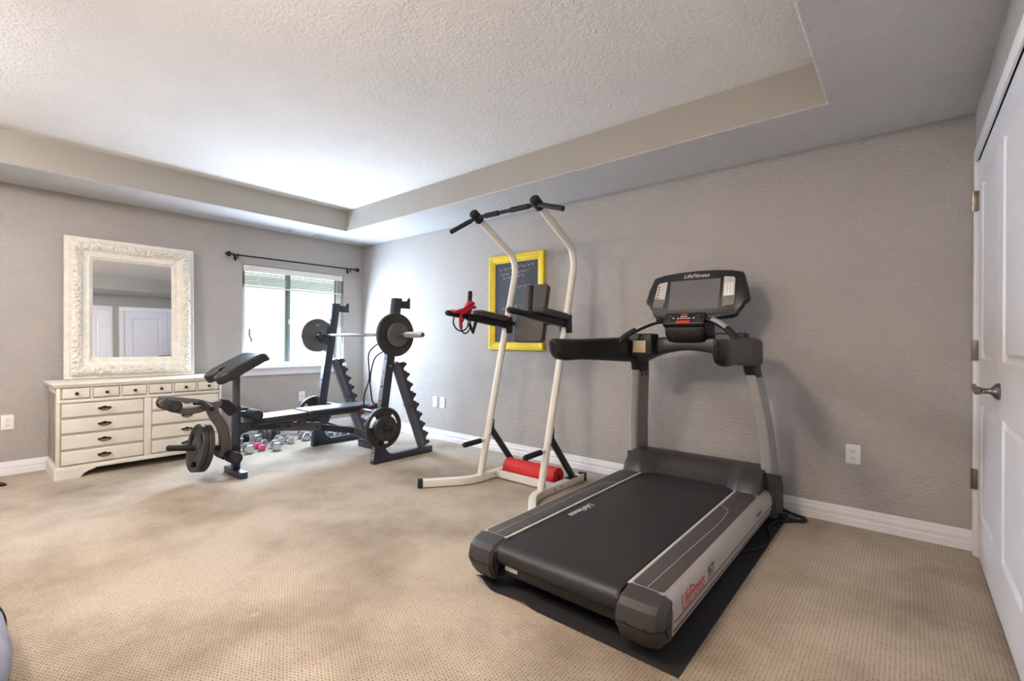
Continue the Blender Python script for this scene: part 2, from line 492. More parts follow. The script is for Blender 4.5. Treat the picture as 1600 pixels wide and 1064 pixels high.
# ---------------------------------------------------------------- window
w1 = thing('window_1', 'bright sliding window under the curtain rod', None, (-0.1, (WY0+WY1)/2, WZ0), kind='structure')
mb = MB()
fw_ = 0.045
mb.box(-0.13, -0.06, WY0, WY0+fw_, WZ0, WZ1); mb.box(-0.13, -0.06, WY1-fw_, WY1, WZ0, WZ1)
mb.box(-0.13, -0.06, WY0+fw_, WY1-fw_, WZ0, WZ0+fw_); mb.box(-0.13, -0.06, WY0+fw_, WY1-fw_, WZ1-fw_, WZ1)
part('window_frame', mb, 'vinyl_white', w1)
part('pane', MB().box(-0.100, -0.096, WY0+fw_, -0.945, WZ0+fw_, WZ1-fw_), 'window_glass', w1)
part('pane', MB().box(-0.086, -0.082, -0.945, WY1-fw_, WZ0+fw_, WZ1-fw_), 'window_glass', w1)
mb = MB(); mb.box(-0.108, -0.088, -0.972, -0.944, WZ0+fw_, WZ1-fw_, 0.002); mb.box(-0.092, -0.074, -0.952, -0.922, WZ0+fw_, WZ1-fw_, 0.002)
part('mullion', mb, 'mullion_grey', w1)
part('mullion', MB().box(-0.092, -0.074, WY1-fw_-0.035, WY1-fw_-0.012, WZ0+fw_, WZ1-fw_, 0.002), 'mullion_grey', w1)
part('sash_latch', MB().box(-0.074, -0.062, -0.945, -0.930, 1.27, 1.33, 0.003), 'vinyl_white', w1)
mb = MB(); mb.box(-0.06, 0.065, WY0-0.02, WY1+0.015, WZ0-0.022, WZ0, 0.005)
part('window_sill', mb, 'trim_white', w1)
prof = [(0.0, 0.695), (0.02, 0.695), (0.026, 0.72), (0.030, 0.745), (0.042, 0.768), (0.0, 0.768)]
part('sill_apron', MB().loft([[(a, y, z) for a, z in prof] for y in (WY0+0.01, WY1-0.01)]), 'trim_white', w1)

bl = thing('window_blind', 'white raised slat blind bunched at the top of the window', 'blind', (-0.03, (WY0+WY1)/2, WZ1))
part('head_rail', MB().box(-0.055, -0.012, WY0+0.01, WY1-0.012, 1.845, 1.897, 0.003), 'blind_white', bl)
part('valance', MB().box(-0.012, -0.004, WY0+0.008, WY1-0.010, 1.832, 1.90, 0.002), 'blind_white', bl)
sl = None
for k in range(12):
    z = 1.822-k*0.0118
    if sl is None:
        sl = part('slat', MB().loft([[(-0.054, y, z+0.002), (-0.034, y, z+0.005), (-0.012, y, z), (-0.012, y, z-0.005), (-0.034, y, z), (-0.054, y, z-0.002)] for y in (WY0+0.016, WY1-0.018)]), 'blind_slat', bl)
    else:
        c = sl.copy(); COL.objects.link(c); c.parent = bl; c.location.z = -k*0.0118+(0.0008 if k % 2 else 0)
        c.location.x = 0.0012*math.sin(k*2.1)
part('bottom_rail', MB().box(-0.055, -0.011, WY0+0.016, WY1-0.018, 1.662, 1.678, 0.003), 'blind_white', bl)
for y in (-1.31, -1.02, -0.73, -0.44):
    mb = MB().tube([(-0.008, y, 1.835), (-0.009, y+0.004, 1.75), (-0.008, y, 1.664)], 0.0018, 6)
    mb.tube(smooth_path([(-0.006, y-0.02, 1.82), (-0.004, y-0.012, 1.74), (-0.006, y+0.015, 1.70), (-0.006, y+0.02, 1.78)], 4), 0.0012, 5)
    part('ladder_cord', mb, 'outlet_white', bl)
part('tilt_cord', MB().tube(smooth_path([(-0.003, WY1-0.05, 1.84), (0.0, WY1-0.048, 1.3), (0.072, WY1-0.05, 0.86), (0.074, WY1-0.048, 0.62)], 6), 0.0016, 6), 'outlet_white', bl)

# window crank wand against the left sash
single('window_crank', MB().tube([(-0.055, -1.375, 1.205), (-0.058, -1.375, 1.13), (-0.05, -1.360, 1.10), (-0.05, -1.358, 1.065)], 0.006, 8), 'black_iron', (-0.055, -1.37, 1.06), 'short dark crank on the left window sash', 'crank')

# outside: window well
single('window_well_wall', MB().box(-1.5, -1.3, -5.5, 3.5, -0.6, 1.95, 0.01), 'well_wall', (-3.8, -1, -0.6), 'pale window-well wall outside the window', 'wall', kind='structure')
single('outside_ground', MB().box(-12.0, -0.15, -12, 10.0, -0.7, 0.40), 'well_wall', (-3, -1, -0.6), 'pale bright ground outside the window', 'ground', kind='structure')

# curtain rod
cr = thing('curtain_rod', 'thin black curtain rod with ornate finials above the window', 'curtain rod', (0.08, -0.88, 1.975))
part('rod', MB().tube([(0.08, -1.585, 1.978), (0.08, -0.195, 1.988)], 0.0085, 10), 'black_iron', cr)
for y, z, s_ in ((-1.60, 1.978, -1), (-0.175, 1.988, 1)):
    mb = MB().lathe((0.08, y, z), (0, s_, 0), [(0.0, -0.02), (0.013, -0.018), (0.013, -0.006), (0.008, 0.0), (0.016, 0.012), (0.026, 0.028), (0.022, 0.048), (0.010, 0.062), (0.0, 0.068)], 8)
    for k in range(5):
        a = 2*math.pi*k/5; mb.sphere((0.08+0.020*math.cos(a), y+s_*0.03, z+0.020*math.sin(a)), 0.011, u_=6, v_=5)
    part('finial', mb, 'black_iron', cr)
for y, z in ((-1.545, 1.978), (-0.235, 1.988)):
    mb = MB().box(0.0, 0.006, y-0.012, y+0.012, z-0.05, z+0.02, 0.002)
    mb.tube(fillet([(0.004, y, z-0.028), (0.08, y, z-0.028), (0.08, y, z-0.006)], 0.02), 0.006, 8)
    mb.tube([(0.08, y-0.008, z), (0.08, y+0.008, z)], 0.0125, 10)
    part('bracket', mb, 'black_iron', cr)

# ceiling vent in the soffit
cv = thing('ceiling_vent', 'white air vent in the soffit above the window', 'vent', (0.17, -0.915, H))
part('vent_frame', MB().box(0.09, 0.25, -1.06, -0.77, H-0.006, H+0.001, 0.002), 'trim_white', cv)
for k in range(7):
    x = 0.112+k*0.019
    part('louver', MB().box(x, x+0.012, -1.035, -0.795, H-0.010, H-0.005).xf(Matrix.Identity(4)), 'outlet_white', cv)
part('vent_slot', MB().box(0.105, 0.236, -1.04, -0.79, H-0.0066, H-0.0055), 'outlet_dark', cv)

# wall plates
def wall_plate(name, c, axis, label, kind):
    """c = centre on the wall, axis = outward normal"""
    t = thing(name, label, 'outlet' if kind != 'switch' else 'outlet', c)
    ax = V(axis); side = V((0, 0, 1)).cross(ax)
    m_ = frame_mtx(c, side, (0, 0, 1))
    part('cover_plate', MB().box(-0.036, 0.036, -0.058, 0.058, 0.0, 0.006, 0.002).xf(m_), 'outlet_white', t)
    if kind == 'duplex':
        for dz in (-0.02, 0.02):
            q = part('socket', MB().prism([(math.copysign(min(abs(0.018*math.cos(a)), 0.0165), math.cos(a)), dz+0.0145*math.sin(a), 0.005) for a in (2*math.pi*k/16 for k in range(16))], (0, 0, 0.0035)).xf(m_), 'outlet_white', t)
            mb = MB(); mb.box(-0.0075, -0.0052, dz-0.003, dz+0.006, 0.0082, 0.0089); mb.box(0.0052, 0.0075, dz-0.003, dz+0.005, 0.0082, 0.0089)
            mb.lathe((0, dz-0.0085, 0.0082), (0, 0, 1), [(0, 0), (0.0025, 0), (0.0025, 0.0007), (0, 0.0007)], 8)
            part('slots', mb.xf(m_), 'outlet_dark', q)
    else:
        mb = MB().lathe((0, 0, 0.005), (0, 0, 1), [(0, 0), (0.007, 0), (0.007, 0.003), (0.004, 0.004), (0.004, 0.009), (0, 0.009)], 10)
        part('cable_jack', mb.xf(m_), 'nickel', t)
    for dz in ((0,) if kind == 'duplex' else (-0.042, 0.042)):
        part('screw', MB().lathe((0, dz, 0.0055), (0, 0, 1), [(0, 0), (0.003, 0), (0.002, 0.0012), (0, 0.0012)], 8).xf(m_), 'outlet_white', t)
    return t
wall_plate('wall_outlet', (5.231, 0, 0.428), (0, -1, 0), 'white power outlet on the grey wall right of the treadmill', 'duplex')
wall_plate('wall_outlet', (1.446, 0, 0.407), (0, -1, 0), 'left of two white wall plates beside the squat rack', 'duplex')
wall_plate('cable_plate', (1.568, 0, 0.407), (0, -1, 0), 'right of two white wall plates beside the squat rack', 'jack')
wall_plate('wall_outlet', (0, -3.188, 0.42), (1, 0, 0), 'white power outlet left of the cream dresser', 'duplex')
wall_plate('cable_plate', (0, -0.813, 0.424), (1, 0, 0), 'white wall plate under the window', 'jack')

# ceiling lamps in the tray, behind the viewer
for i, (lx, ly) in enumerate(LAMPS):
    t = thing('ceiling_lamp', ('flush ceiling lamp nearest the dresser end' if i == 0 else 'flush ceiling lamp nearest the door end'), 'lamp', (lx, ly, HT), 'flush lamps in the ceiling tray')
    part('lamp_base', MB().lathe((lx, ly, HT), (0, 0, -1), [(0.0, 0), (0.075, 0), (0.075, 0.012), (0.06, 0.025), (0.012, 0.03), (0.012, 0.14), (0.0, 0.14)], 24), 'lamp_metal', t)
    part('lamp_bowl', MB().lathe((lx, ly, HT), (0, 0, -1), [(0.20, 0.085), (0.205, 0.10), (0.19, 0.13), (0.15, 0.16), (0.09, 0.178), (0.03, 0.185), (0.0, 0.186), (0.0, 0.180), (0.09, 0.172), (0.145, 0.155), (0.183, 0.127), (0.196, 0.10), (0.193, 0.085)], 32, closed=True), 'lamp_glow_%d' % i, t)

# ---------------------------------------------------------------- dresser
DX0, DX1, DY0, DY1 = 0.055, 0.50, -2.972, -1.815
dr = thing('dresser', 'low cream painted dresser with six small and eight wide drawers', 'dresser', (0.28, -2.39, 0))
mb = MB(); mb.box(DX0, DX1-0.022, DY0+0.012, DY1-0.012, 0.09, 0.705)
part('carcass', mb, 'cream_paint', dr)
mb = MB()
prof = [(0.0, 0.705), (0.010, 0.705), (0.016, 0.712), (0.016, 0.722), (0.024, 0.726), (0.024, 0.737), (0.018, 0.742), (0.0, 0.742)]
mb.loft([[(DX0, DY0-p_+0.008, z) for p_, z in prof]+[], [(DX1-0.0+p_-0.012, DY0-p_+0.008, z) for p_, z in prof], [(DX1+p_-0.012, DY1+p_-0.008, z) for p_, z in prof], [(DX0, DY1+p_-0.008, z) for p_, z in prof]], False)
mb.box(DX0, DX1-0.012, DY0+0.008, DY1-0.008, 0.706, 0.742)
part('dresser_top', mb, 'cream_paint', dr, ang=25)
mb = MB()
xf0, xf1 = DX1-0.022, DX1-0.004
mb.box(xf0, xf1, DY0+0.012, DY0+0.034, 0.06, 0.705, 0.003); mb.box(xf0, xf1, DY1-0.034, DY1-0.012, 0.06, 0.705, 0.003)
mb.box(xf0, xf1+0.004, DY0+0.012, DY1-0.012, 0.588, 0.612, 0.004)
ym = (DY0+DY1)/2
mb.box(xf0, xf1, ym-0.026, ym+0.026, 0.085, 0.588, 0.003)
for k in (1, 2, 4, 5):
    y = DY0+0.034+(DY1-DY0-0.068)*k/6; mb.box(xf0, xf1-0.002, y-0.007, y+0.007, 0.612, 0.705)
mb.box(xf0, xf1-0.002, ym-0.008, ym+0.008, 0.612, 0.705)
part('face_frame', mb, 'cream_paint', dr)
mb = MB()
mb.box(DX0, DX1+0.004, DY0, DY1, 0.06, 0.082, 0.005); mb.box(DX0+0.004, DX1, DY0+0.006, DY1-0.006, 0.08, 0.096, 0.004)
for s_, ya in ((1, DY0), (-1, DY1)):
    poly = [(DX1-0.016, ya, 0.0), (DX1-0.016, ya+s_*0.15, 0.0), (DX1-0.016, ya+s_*0.16, 0.012), (DX1-0.016, ya+s_*0.175, 0.03), (DX1-0.016, ya+s_*0.20, 0.045), (DX1-0.016, ya+s_*0.24, 0.055), (DX1-0.016, ya+s_*0.24, 0.062), (DX1-0.016, ya, 0.062)]
    mb.prism(poly, (0.02, 0, 0), 0.0)
    mb.box(DX0+0.002, DX1-0.01, ya if s_ > 0 else ya-0.018, ya+0.018 if s_ > 0 else ya, 0.0, 0.062)
part('plinth', mb, 'cream_paint', dr)
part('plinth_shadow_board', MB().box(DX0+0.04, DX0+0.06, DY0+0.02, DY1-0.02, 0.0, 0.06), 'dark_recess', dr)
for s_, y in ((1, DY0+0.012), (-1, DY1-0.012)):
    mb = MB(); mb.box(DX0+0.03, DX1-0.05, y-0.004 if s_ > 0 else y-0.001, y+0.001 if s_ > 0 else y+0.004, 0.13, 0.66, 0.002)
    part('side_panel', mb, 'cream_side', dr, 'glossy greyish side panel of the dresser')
def pull(y, z, parent):
    mb = MB()
    x = DX1+0.003
    mb.prism([(x, y+a, z+b_) for a, b_ in ((-0.045, 0.0), (-0.036, 0.006), (-0.020, 0.008), (0.0, 0.017), (0.020, 0.008), (0.036, 0.006), (0.045, 0.0), (0.036, -0.005), (0.018, -0.005), (0, -0.009), (-0.018, -0.005), (-0.036, -0.005))], (0.004, 0, 0))
    mb.tube(smooth_path([(x+0.002, y-0.040, z), (x+0.016, y-0.034, z-0.006), (x+0.021, y-0.015, z-0.014), (x+0.022, y, z-0.016), (x+0.021, y+0.015, z-0.014), (x+0.016, y+0.034, z-0.006), (x+0.002, y+0.040, z)], 4), 0.0042, 8)
    part('pull', mb, 'bronze', parent, 'aged bronze bail pull')
def drawer(y0, y1, z0, z1, kind):
    mb = MB()
    x = DX1-0.008
    rings = [[(x+d, y0+i, z0+i), (x+d, y1-i, z0+i), (x+d, y1-i, z1-i), (x+d, y0+i, z1-i)] for i, d in ((0, -0.012), (0, 0.004), (0.004, 0.010), (0.010, 0.011))]
    mb.loft(rings, True)
    o = part('drawer', mb, 'cream_paint', dr, ang=15)
    if kind == 'knob':
        part('knob', MB().lathe((x+0.010, (y0+y1)/2, (z0+z1)/2), (1, 0, 0), [(0.0, 0), (0.006, 0), (0.005, 0.008), (0.012, 0.013), (0.012, 0.02), (0.006, 0.025), (0, 0.026)], 14), 'knob_dark', o, 'small dark knob')
    else:
        pull((y0+y1)/2, (z0+z1)/2+0.004, o)
for k in range(6):
    a = DY0+0.034+(DY1-DY0-0.068)*k/6; b_ = DY0+0.034+(DY1-DY0-0.068)*(k+1)/6
    drawer(a+0.011, b_-0.011, 0.620, 0.698, 'knob')
for (a, b_) in ((DY0+0.040, ym-0.030), (ym+0.030, DY1-0.040)):
    for z0, z1 in ((0.476, 0.580), (0.352, 0.456), (0.228, 0.332), (0.104, 0.208)): drawer(a, b_, z0, z1, 'pull')

# ---------------------------------------------------------------- framed mirror leaning on the wall
TILT = math.radians(2.15)
mr = thing('framed_mirror', 'large cream mirror with carved frame standing on the dresser', 'mirror', (0.125, -2.41, 0.7425))
MZ = 1.215; MYA, MYB = -2.876, -1.944
Tm = Matrix.Translation((0.125, 0, 0.7445)) @ Matrix.Rotation(-TILT, 4, 'Y')
# local: x out of the wall, y along the wall, z up from the base
def mring(off, xx): return [(xx, MYA+off, off), (xx, MYB-off, off), (xx, MYB-off, MZ-off), (xx, MYA+off, MZ-off)]
mb = MB(); mb.loft([mring(0, -0.05), mring(0, -0.012), mring(0.004, -0.006), mring(0.030, -0.004), mring(0.036, 0.0)], False)
mb.box(-0.05, -0.036, MYA+0.002, MYB-0.002, 0.002, MZ-0.002)
part('backing_frame', mb.xf(Tm), 'cream_frame', mr, ang=20)
def carved(side):
    """ornate raised band between offsets 0.03 and 0.095, mitred; side 0..3"""
    o0, o1 = 0.036, 0.110
    c = [(MYA, 0), (MYB, 0), (MYB, MZ), (MYA, MZ)]
    def pt(off, k): return [(MYA+off, off), (MYB-off, off), (MYB-off, MZ-off), (MYA+off, MZ-off)][k % 4]
    nu = 260; nv = 18
    def fn(a, b_):
        off = o0+(o1-o0)*b_
        p0 = V(pt(off, side)).to_2d(); p1 = V(pt(off, side+1)).to_2d()
        p = p0.lerp(p1, a)
        dome = 0.030*math.sin(math.pi*(0.12+0.80*b_))
        edge = min(1, b_*6, (1-b_)*6, a*60, (1-a)*60)
        q = V((p.x*30, p.y*30, side*7.3))
        w = noise.noise(q)*0.6+noise.noise(q*2.1)*0.5
        ridge = 1-abs(w)*2.2
        cell = noise.voronoi(V((p.x*38, p.y*38, side*3.1)))[0]
        rel = 0.014*ridge+0.030*(cell[1]-cell[0])-0.014
        return (0.004+dome+edge*rel*1.0, p.x, p.y)
    return MB().grid(fn, nu, nv)
for k in range(4): part('carved_moulding', carved(k).xf(Tm), 'cream_frame', mr, 'carved scrolling leaf moulding', ang=60)
mb = MB(); mb.loft([mring(0.110, 0.012), mring(0.114, 0.006), mring(0.118, -0.002), mring(0.145, -0.010), mring(0.150, -0.006), mring(0.158, -0.006), mring(0.176, -0.022), mring(0.182, -0.026)], False)
part('inner_frame', mb.xf(Tm), 'cream_frame', mr, ang=18)
mb = MB(); mb.box(-0.034, -0.026, MYA+0.178, MYB-0.178, 0.178, MZ-0.178)
part('mirror_glass', mb.xf(Tm), 'mirror_glass', mr)

# ---------------------------------------------------------------- chalkboard on the long wall
cb = thing('chalkboard', 'small black chalkboard in a yellow frame on the grey wall', 'chalkboard', (2.61, -0.02, 1.46))
BX0, BX1, BZ0, BZ1 = 2.272, 2.948, 1.005, 1.925
fwid = 0.075
def fr_side(k):
    P = lambda off: [(BX0+off, BZ0+off), (BX1-off, BZ0+off), (BX1-off, BZ1-off), (BX0+off, BZ1-off)]
    prof = [(0, -0.0), (0, -0.026), (0.006, -0.032), (0.022, -0.033), (0.030, -0.027), (0.050, -0.024), (0.058, -0.022), (0.066, -0.014), (fwid, -0.012), (fwid, 0.0)]
    rings = []
    for kk in (k, (k+1) % 4): rings.append([(P(o_)[kk][0], y-0.002, P(o_)[kk][1]) for o_, y in prof])
    return MB().loft(rings)
for k in range(4): part('frame_rail', fr_side(k), 'yellow_frame', cb, 'glossy yellow frame rail', ang=20)
part('board', MB().box(BX0+fwid-0.005, BX1-fwid+0.005, -0.012, -0.003, BZ0+fwid-0.005, BZ1-fwid+0.005), 'chalkboard', cb)
random.seed(4)
def scribble(x0, x1, z, h, slope):
    """one line of small chalk handwriting strokes"""
    mb = MB(); x = x0
    while x < x1:
        wl = random.uniform(0.03, 0.065); wl = min(wl, x1-x); n = max(4, int(wl/0.006)); pts = []
        for i in range(n+1):
            xx = x+wl*i/n
            zz = z+(xx-x0)*slope+(h*0.5*(1 if i % 2 else -1)*random.uniform(0.5, 1.3) if i % 7 else h*1.1)
            pts.append((xx, -0.0135, zz))
        mb.tube(pts, 0.0022, 5); x += wl+random.uniform(0.012, 0.02)
    part('chalk_writing', mb, 'chalk', cb)
for x0, x1, z, h in ((2.40, 2.83, 1.785, 0.014), (2.42, 2.76, 1.735, 0.013), (2.45, 2.72, 1.70, 0.012), (2.55, 2.80, 1.60, 0.016), (2.44, 2.53, 1.40, 0.02), (2.60, 2.70, 1.42, 0.02), (2.46, 2.50, 1.26, 0.016)):
    scribble(x0, x1, z, h, 0.06)

# ---------------------------------------------------------------- squat rack
RC = 1.345                                           # rack and bench centre line (x)
FX = {1: 1.88, -1: 0.81}
rk = thing('squat_rack', 'dark steel squat rack with saw-tooth rear legs by the window', 'rack', (RC, -0.8, 0))
UB, UT = V((0, -1.062, 0.0)), V((0, -0.848, 1.478))
def up_y(z): return UB.y+(UT.y-UB.y)*z/UT.z
for s_ in (1, -1):
    x = FX[s_]; hw = 0.031; hd = 0.040
    mb = MB()
    rings = []
    for z in (0.0, UT.z):
        y = up_y(z)
        rings.append([(x-hw, y-hd, z), (x+hw, y-hd, z), (x+hw, y+hd, z), (x-hw, y+hd, z)])
    mb.loft(rings)
    bmesh.ops.bevel(mb.bm, geom=mb.bm.edges[:], offset=0.004, segments=2, profile=0.5, affect='EDGES')
    upo = part('upright', mb, 'steel_navy', rk)
    mb = MB()
    zz0, zz1 = 0.50, 1.04
    mb.loft([[(x-hw+0.006, up_y(z)-hd-0.0025, z), (x+hw-0.006, up_y(z)-hd-0.0025, z), (x+hw-0.006, up_y(z)-hd+0.001, z), (x-hw+0.006, up_y(z)-hd+0.001, z)] for z in (zz0, zz1)])
    part('tread_plate', mb, 'tread_plate', upo, 'silver diamond-pattern plate')
    for k in range(9):
        z = 0.30+k*0.125
        mb = MB().lathe((x+hw*0.12, up_y(z)-hd+0.001, z), (0, -1, 0), [(0, 0), (0.009, 0), (0.009, 0.0042), (0, 0.0042)], 10)
        part('peg_hole', mb, 'foam_black', upo)
    # foot bar with gusset
    mb = MB(); mb.box(x-hw+0.0015, x+hw-0.0015, -1.082, -0.44, 0.0005, 0.062, 0.004)
    poly = [(x-0.004, -1.03, 0.055), (x-0.004, -0.87, 0.055), (x-0.004, -0.91, 0.062), (x-0.004, -0.95, 0.085), (x-0.004, -0.975, 0.12), (x-0.004, -0.985, 0.17), (x-0.004, -1.0, 0.17)]
    mb.prism(poly, (hw+0.003, 0, 0))
    mb.box(x-hw+0.004, x+hw-0.004, -0.444, -0.436, 0.004, 0.058)
    part('foot_bar', mb, 'steel_navy', rk)
    # rear leg and saw-tooth plate
    A, B = V((x, -0.858, 0.86)), V((x, -0.545, 0.058))
    d = (B-A).normalized(); nrm = V((0, d.z*-1, d.y)); nrm = V((0, -d.z, d.y)); 
    mb = MB().sweep([A-d*0.03, B], rrect(0.029, 0.026, 0.004), up=(0, nrm.y, nrm.z))
    lg = part('rear_leg', mb, 'steel_grey', rk)
    Ln = (B-A).length; nt = 8; stp = (Ln-0.02)/nt
    poly = [A-d*0.02+nrm*0.0]
    for k in range(nt):
        t0 = 0.0+k*stp
        for dt, o_ in ((0.00, 0.088), (0.14, 0.112), (0.36, 0.120), (0.44, 0.098), (0.52, 0.078), (0.66, 0.069), (0.80, 0.075), (0.93, 0.098)):
            poly.append(A+d*(t0+dt*stp)+nrm*o_)
    poly += [B+nrm*0.105, B+nrm*0.0]
    poly = [V((x-0.006-s_*0.0, p.y, p.z)) for p in poly]
    mb = MB().prism(poly, (0.012, 0, 0))
    part('sawtooth_plate', mb, 'steel_navy', lg, 'notched saw-tooth bar catch plate')
    # top hook at the rear and bar hook at the front
    zt = 1.425; y = up_y(zt)+hd
    mb = MB(); mb.box(x-0.026, x-0.018, y-0.01, y+0.135, zt-0.035, zt+0.035, 0.002)
    mb.prism([(x-0.026, y+0.095, zt+0.03), (x-0.026, y+0.135, zt+0.03), (x-0.026, y+0.135, zt+0.055), (x-0.026, y+0.122, zt+0.07), (x-0.026, y+0.108, zt+0.055)], (0.008, 0, 0))
    mb.box(x-0.026, x+0.026, y-0.004, y+0.004, zt-0.035, zt+0.035)
    part('spotter_hook', mb, 'steel_navy', rk)
    zh = 1.10; y = up_y(zh)-hd
    poly = [(x-0.03, y+0.01, zh+0.05), (x-0.03, y-0.028, zh+0.05), (x-0.03, y-0.030, zh+0.022), (x-0.03, y-0.052, zh+0.018), (x-0.03, y-0.062, zh+0.05), (x-0.03, y-0.072, zh+0.05), (x-0.03, y-0.075, zh+0.005), (x-0.03, y-0.05, zh-0.02), (x-0.03, y, zh-0.06), (x-0.03, y+0.01, zh-0.06)]
    part('bar_hook', MB().prism(poly, (0.06, 0, 0), 0.002), 'steel_navy', rk)
    # storage pegs near the foot and on the rear leg
    zp = 0.322
    part('plate_peg', MB().tube([(x+s_*hw*0.8, up_y(zp)-0.02, zp), (x+s_*0.185, up_y(zp)-0.02, zp)], 0.024, 16), 'foam_black', rk)
    pz = 0.475; py = -0.705
    mb = MB().tube([(x-0.07, py, pz), (x+0.065, py, pz)], 0.010, 10)
    mb.prism([(x+0.063, py-0.03, pz-0.012), (x+0.063, py+0.018, pz-0.016), (x+0.063, py+0.024, pz+0.0), (x+0.063, py+0.008, pz+0.022), (x+0.063, py-0.012, pz+0.012)], (0.006, 0, 0))
    part('collar_peg', mb, 'steel_navy', rk)
    # bolts
    for z in (0.42, 0.86, 0.98):
        part('bolt', MB().lathe((x+s_*hw, up_y(z), z), (s_, 0, 0), [(0, -0.001), (0.009, -0.001), (0.009, 0.004), (0.005, 0.007), (0, 0.007)], 10), 'chrome', rk)
        if s_ > 0: part('knob', MB().lathe((x-hw, up_y(z)-0.02, z), (-1, 0, 0), [(0, 0), (0.006, 0), (0.012, 0.008), (0.012, 0.02), (0, 0.022)], 8), 'foam_black', rk)
part('crossbar', MB().tube([(FX[-1]+0.02, -0.955, 0.425), (FX[1]-0.02, -0.955, 0.425)], 0.019, 12), 'steel_grey', rk)
part('lettering', text_mesh('IBEXO', 0.046, 0.0008, frame_mtx((1.880, up_y(0.10)-0.0406, 0.10), (0, 0.145, 1.0), (-1, 0, 0)), spacing=1.1), 'text_white', rk, 'white upright lettering on the foot')

# barbell and its plates
BY, BZ = -0.972, 1.140
bb = thing('barbell', 'long chrome barbell resting on the squat rack hooks', 'barbell', (RC, BY, BZ))
part('bar', MB().tube([(RC-0.66, BY, BZ), (RC+0.66, BY, BZ)], 0.0142, 14), 'chrome', bb)
for s_ in (1, -1):
    mb = MB().lathe((RC+s_*0.645, BY, BZ), (s_, 0, 0), [(0.0142, 0), (0.036, 0), (0.036, 0.02), (0.025, 0.022), (0.025, 0.405), (0.020, 0.412), (0.020, 0.415), (0.0, 0.413)], 20)
    part('sleeve', mb, 'chrome', bb)
    part('sleeve_cap', MB().lathe((RC+s_*1.056, BY, BZ), (s_, 0, 0), [(0, 0), (0.013, 0), (0.013, 0.006), (0.008, 0.009), (0, 0.009)], 14), 'steel_navy', bb)

def plate_mesh(R_, th, bore, kind):
    """weight plate with axis +x, centred on the origin"""
    mb = MB(); nseg = 48
    if kind == 'grip':
        rr = [bore, R_*0.30, R_*0.34, R_*0.58, R_*0.82, R_*0.88, R_*0.985, R_]
        tt = [1.0, 1.0, 0.55, 0.5, 0.5, 0.98, 1.0, 0.8]
    elif kind == 'solid':
        rr = [bore, R_*0.30, R_*0.34, R_*0.84, R_*0.90, R_*0.985, R_]
        tt = [1.0, 1.0, 0.82, 0.80, 1.0, 1.0, 0.8]
    else:
        rr = [bore, R_*0.25, R_*0.5, R_*0.95, R_]
        tt = [0.95, 0.95, 0.95, 1.0, 0.75]
    nr = len(rr)
    vf = [[[mb.bm.verts.new((sd*th*0.5*tt[i], rr[i]*math.cos(2*math.pi*k/nseg), rr[i]*math.sin(2*math.pi*k/nseg))) for k in range(nseg)] for i in range(nr)] for sd in (1, -1)]
    def hole(i, k):
        if kind != 'grip' or i != 3: return False
        return (k % 16) in (1, 2, 3, 4, 5, 6)
    for i in range(nr-1):
        for k in range(nseg):
            k2 = (k+1) % nseg
            if hole(i, k):
                for (a, b_) in ((vf[0][i][k], vf[0][i][k2]), (vf[0][i+1][k], vf[0][i+1][k2])):
                    pass
                A = vf[0]; B = vf[1]
                mb.face((A[i][k], A[i][k2], B[i][k2], B[i][k])); mb.face((A[i+1][k], A[i+1][k2], B[i+1][k2], B[i+1][k]))
                if not hole(i, (k-1) % nseg): mb.face((A[i][k], A[i+1][k], B[i+1][k], B[i][k]))
                if not hole(i, k2): mb.face((A[i][k2], A[i+1][k2], B[i+1][k2], B[i][k2]))
                continue
            for sd in (0, 1): mb.face((vf[sd][i][k], vf[sd][i+1][k], vf[sd][i+1][k2], vf[sd][i][k2]))
    for k in range(nseg):
        k2 = (k+1) % nseg
        mb.face((vf[0][-1][k], vf[0][-1][k2], vf[1][-1][k2], vf[1][-1][k])); mb.face((vf[0][0][k], vf[0][0][k2], vf[1][0][k2], vf[1][0][k]))
    return mb
def weight_plate(name, loc, R_, th, bore, kind, material, label, group, axis=(1, 0, 0), txt=None, side=1):
    t = thing(name, label, 'weight plate', loc, group)
    ax = V(axis).normalized()
    q = V((1, 0, 0)).rotation_difference(ax).to_matrix().to_4x4()
    o = part('disc', plate_mesh(R_, th, bore, kind).xf(Matrix.Translation(V(loc)) @ q), material, t, ang=30)
    if txt:
        m_ = Matrix.Translation(V(loc)) @ q @ frame_mtx((side*th*0.5*0.86, 0, R_*0.60), (0, side, 0), (0, 0, 1))
        part('number', text_mesh(txt, R_*0.24, 0.0008, m_), 'plate_text', t)
    return t
weight_plate('weight_plate', (2.032, BY, BZ), 0.190, 0.036, 0.0255, 'solid', 'plate_iron', 'large dark plate on the near end of the barbell', 'plates on the barbell')
weight_plate('weight_plate', (2.066, BY, BZ), 0.104, 0.026, 0.0255, 'flat', 'plate_grey', 'small grey plate on the near end of the barbell', 'plates on the barbell')
weight_plate('weight_plate', (0.656, BY, BZ), 0.176, 0.034, 0.0255, 'solid', 'plate_grey', 'large plate on the barbell in front of the window', 'plates on the barbell', txt='45')
weight_plate('weight_plate', (0.622, BY, BZ), 0.104, 0.026, 0.0255, 'flat', 'plate_grey', 'small plate on the window end of the barbell', 'plates on the barbell')
mb = MB()
clx = 0.684
mb.tube([(clx, BY+0.030*math.cos(a), BZ+0.030*math.sin(a)) for a in (math.pi*(0.0+1.7*k/14) for k in range(15))], 0.005, 8)
mb.prism([(clx+0.004, BY-0.028, BZ-0.02), (clx+0.004, BY+0.02, BZ-0.03), (clx+0.004, BY+0.055, BZ-0.085), (clx+0.004, BY+0.05, BZ-0.10), (clx+0.004, BY+0.03, BZ-0.09)], (0.010, 0, 0))
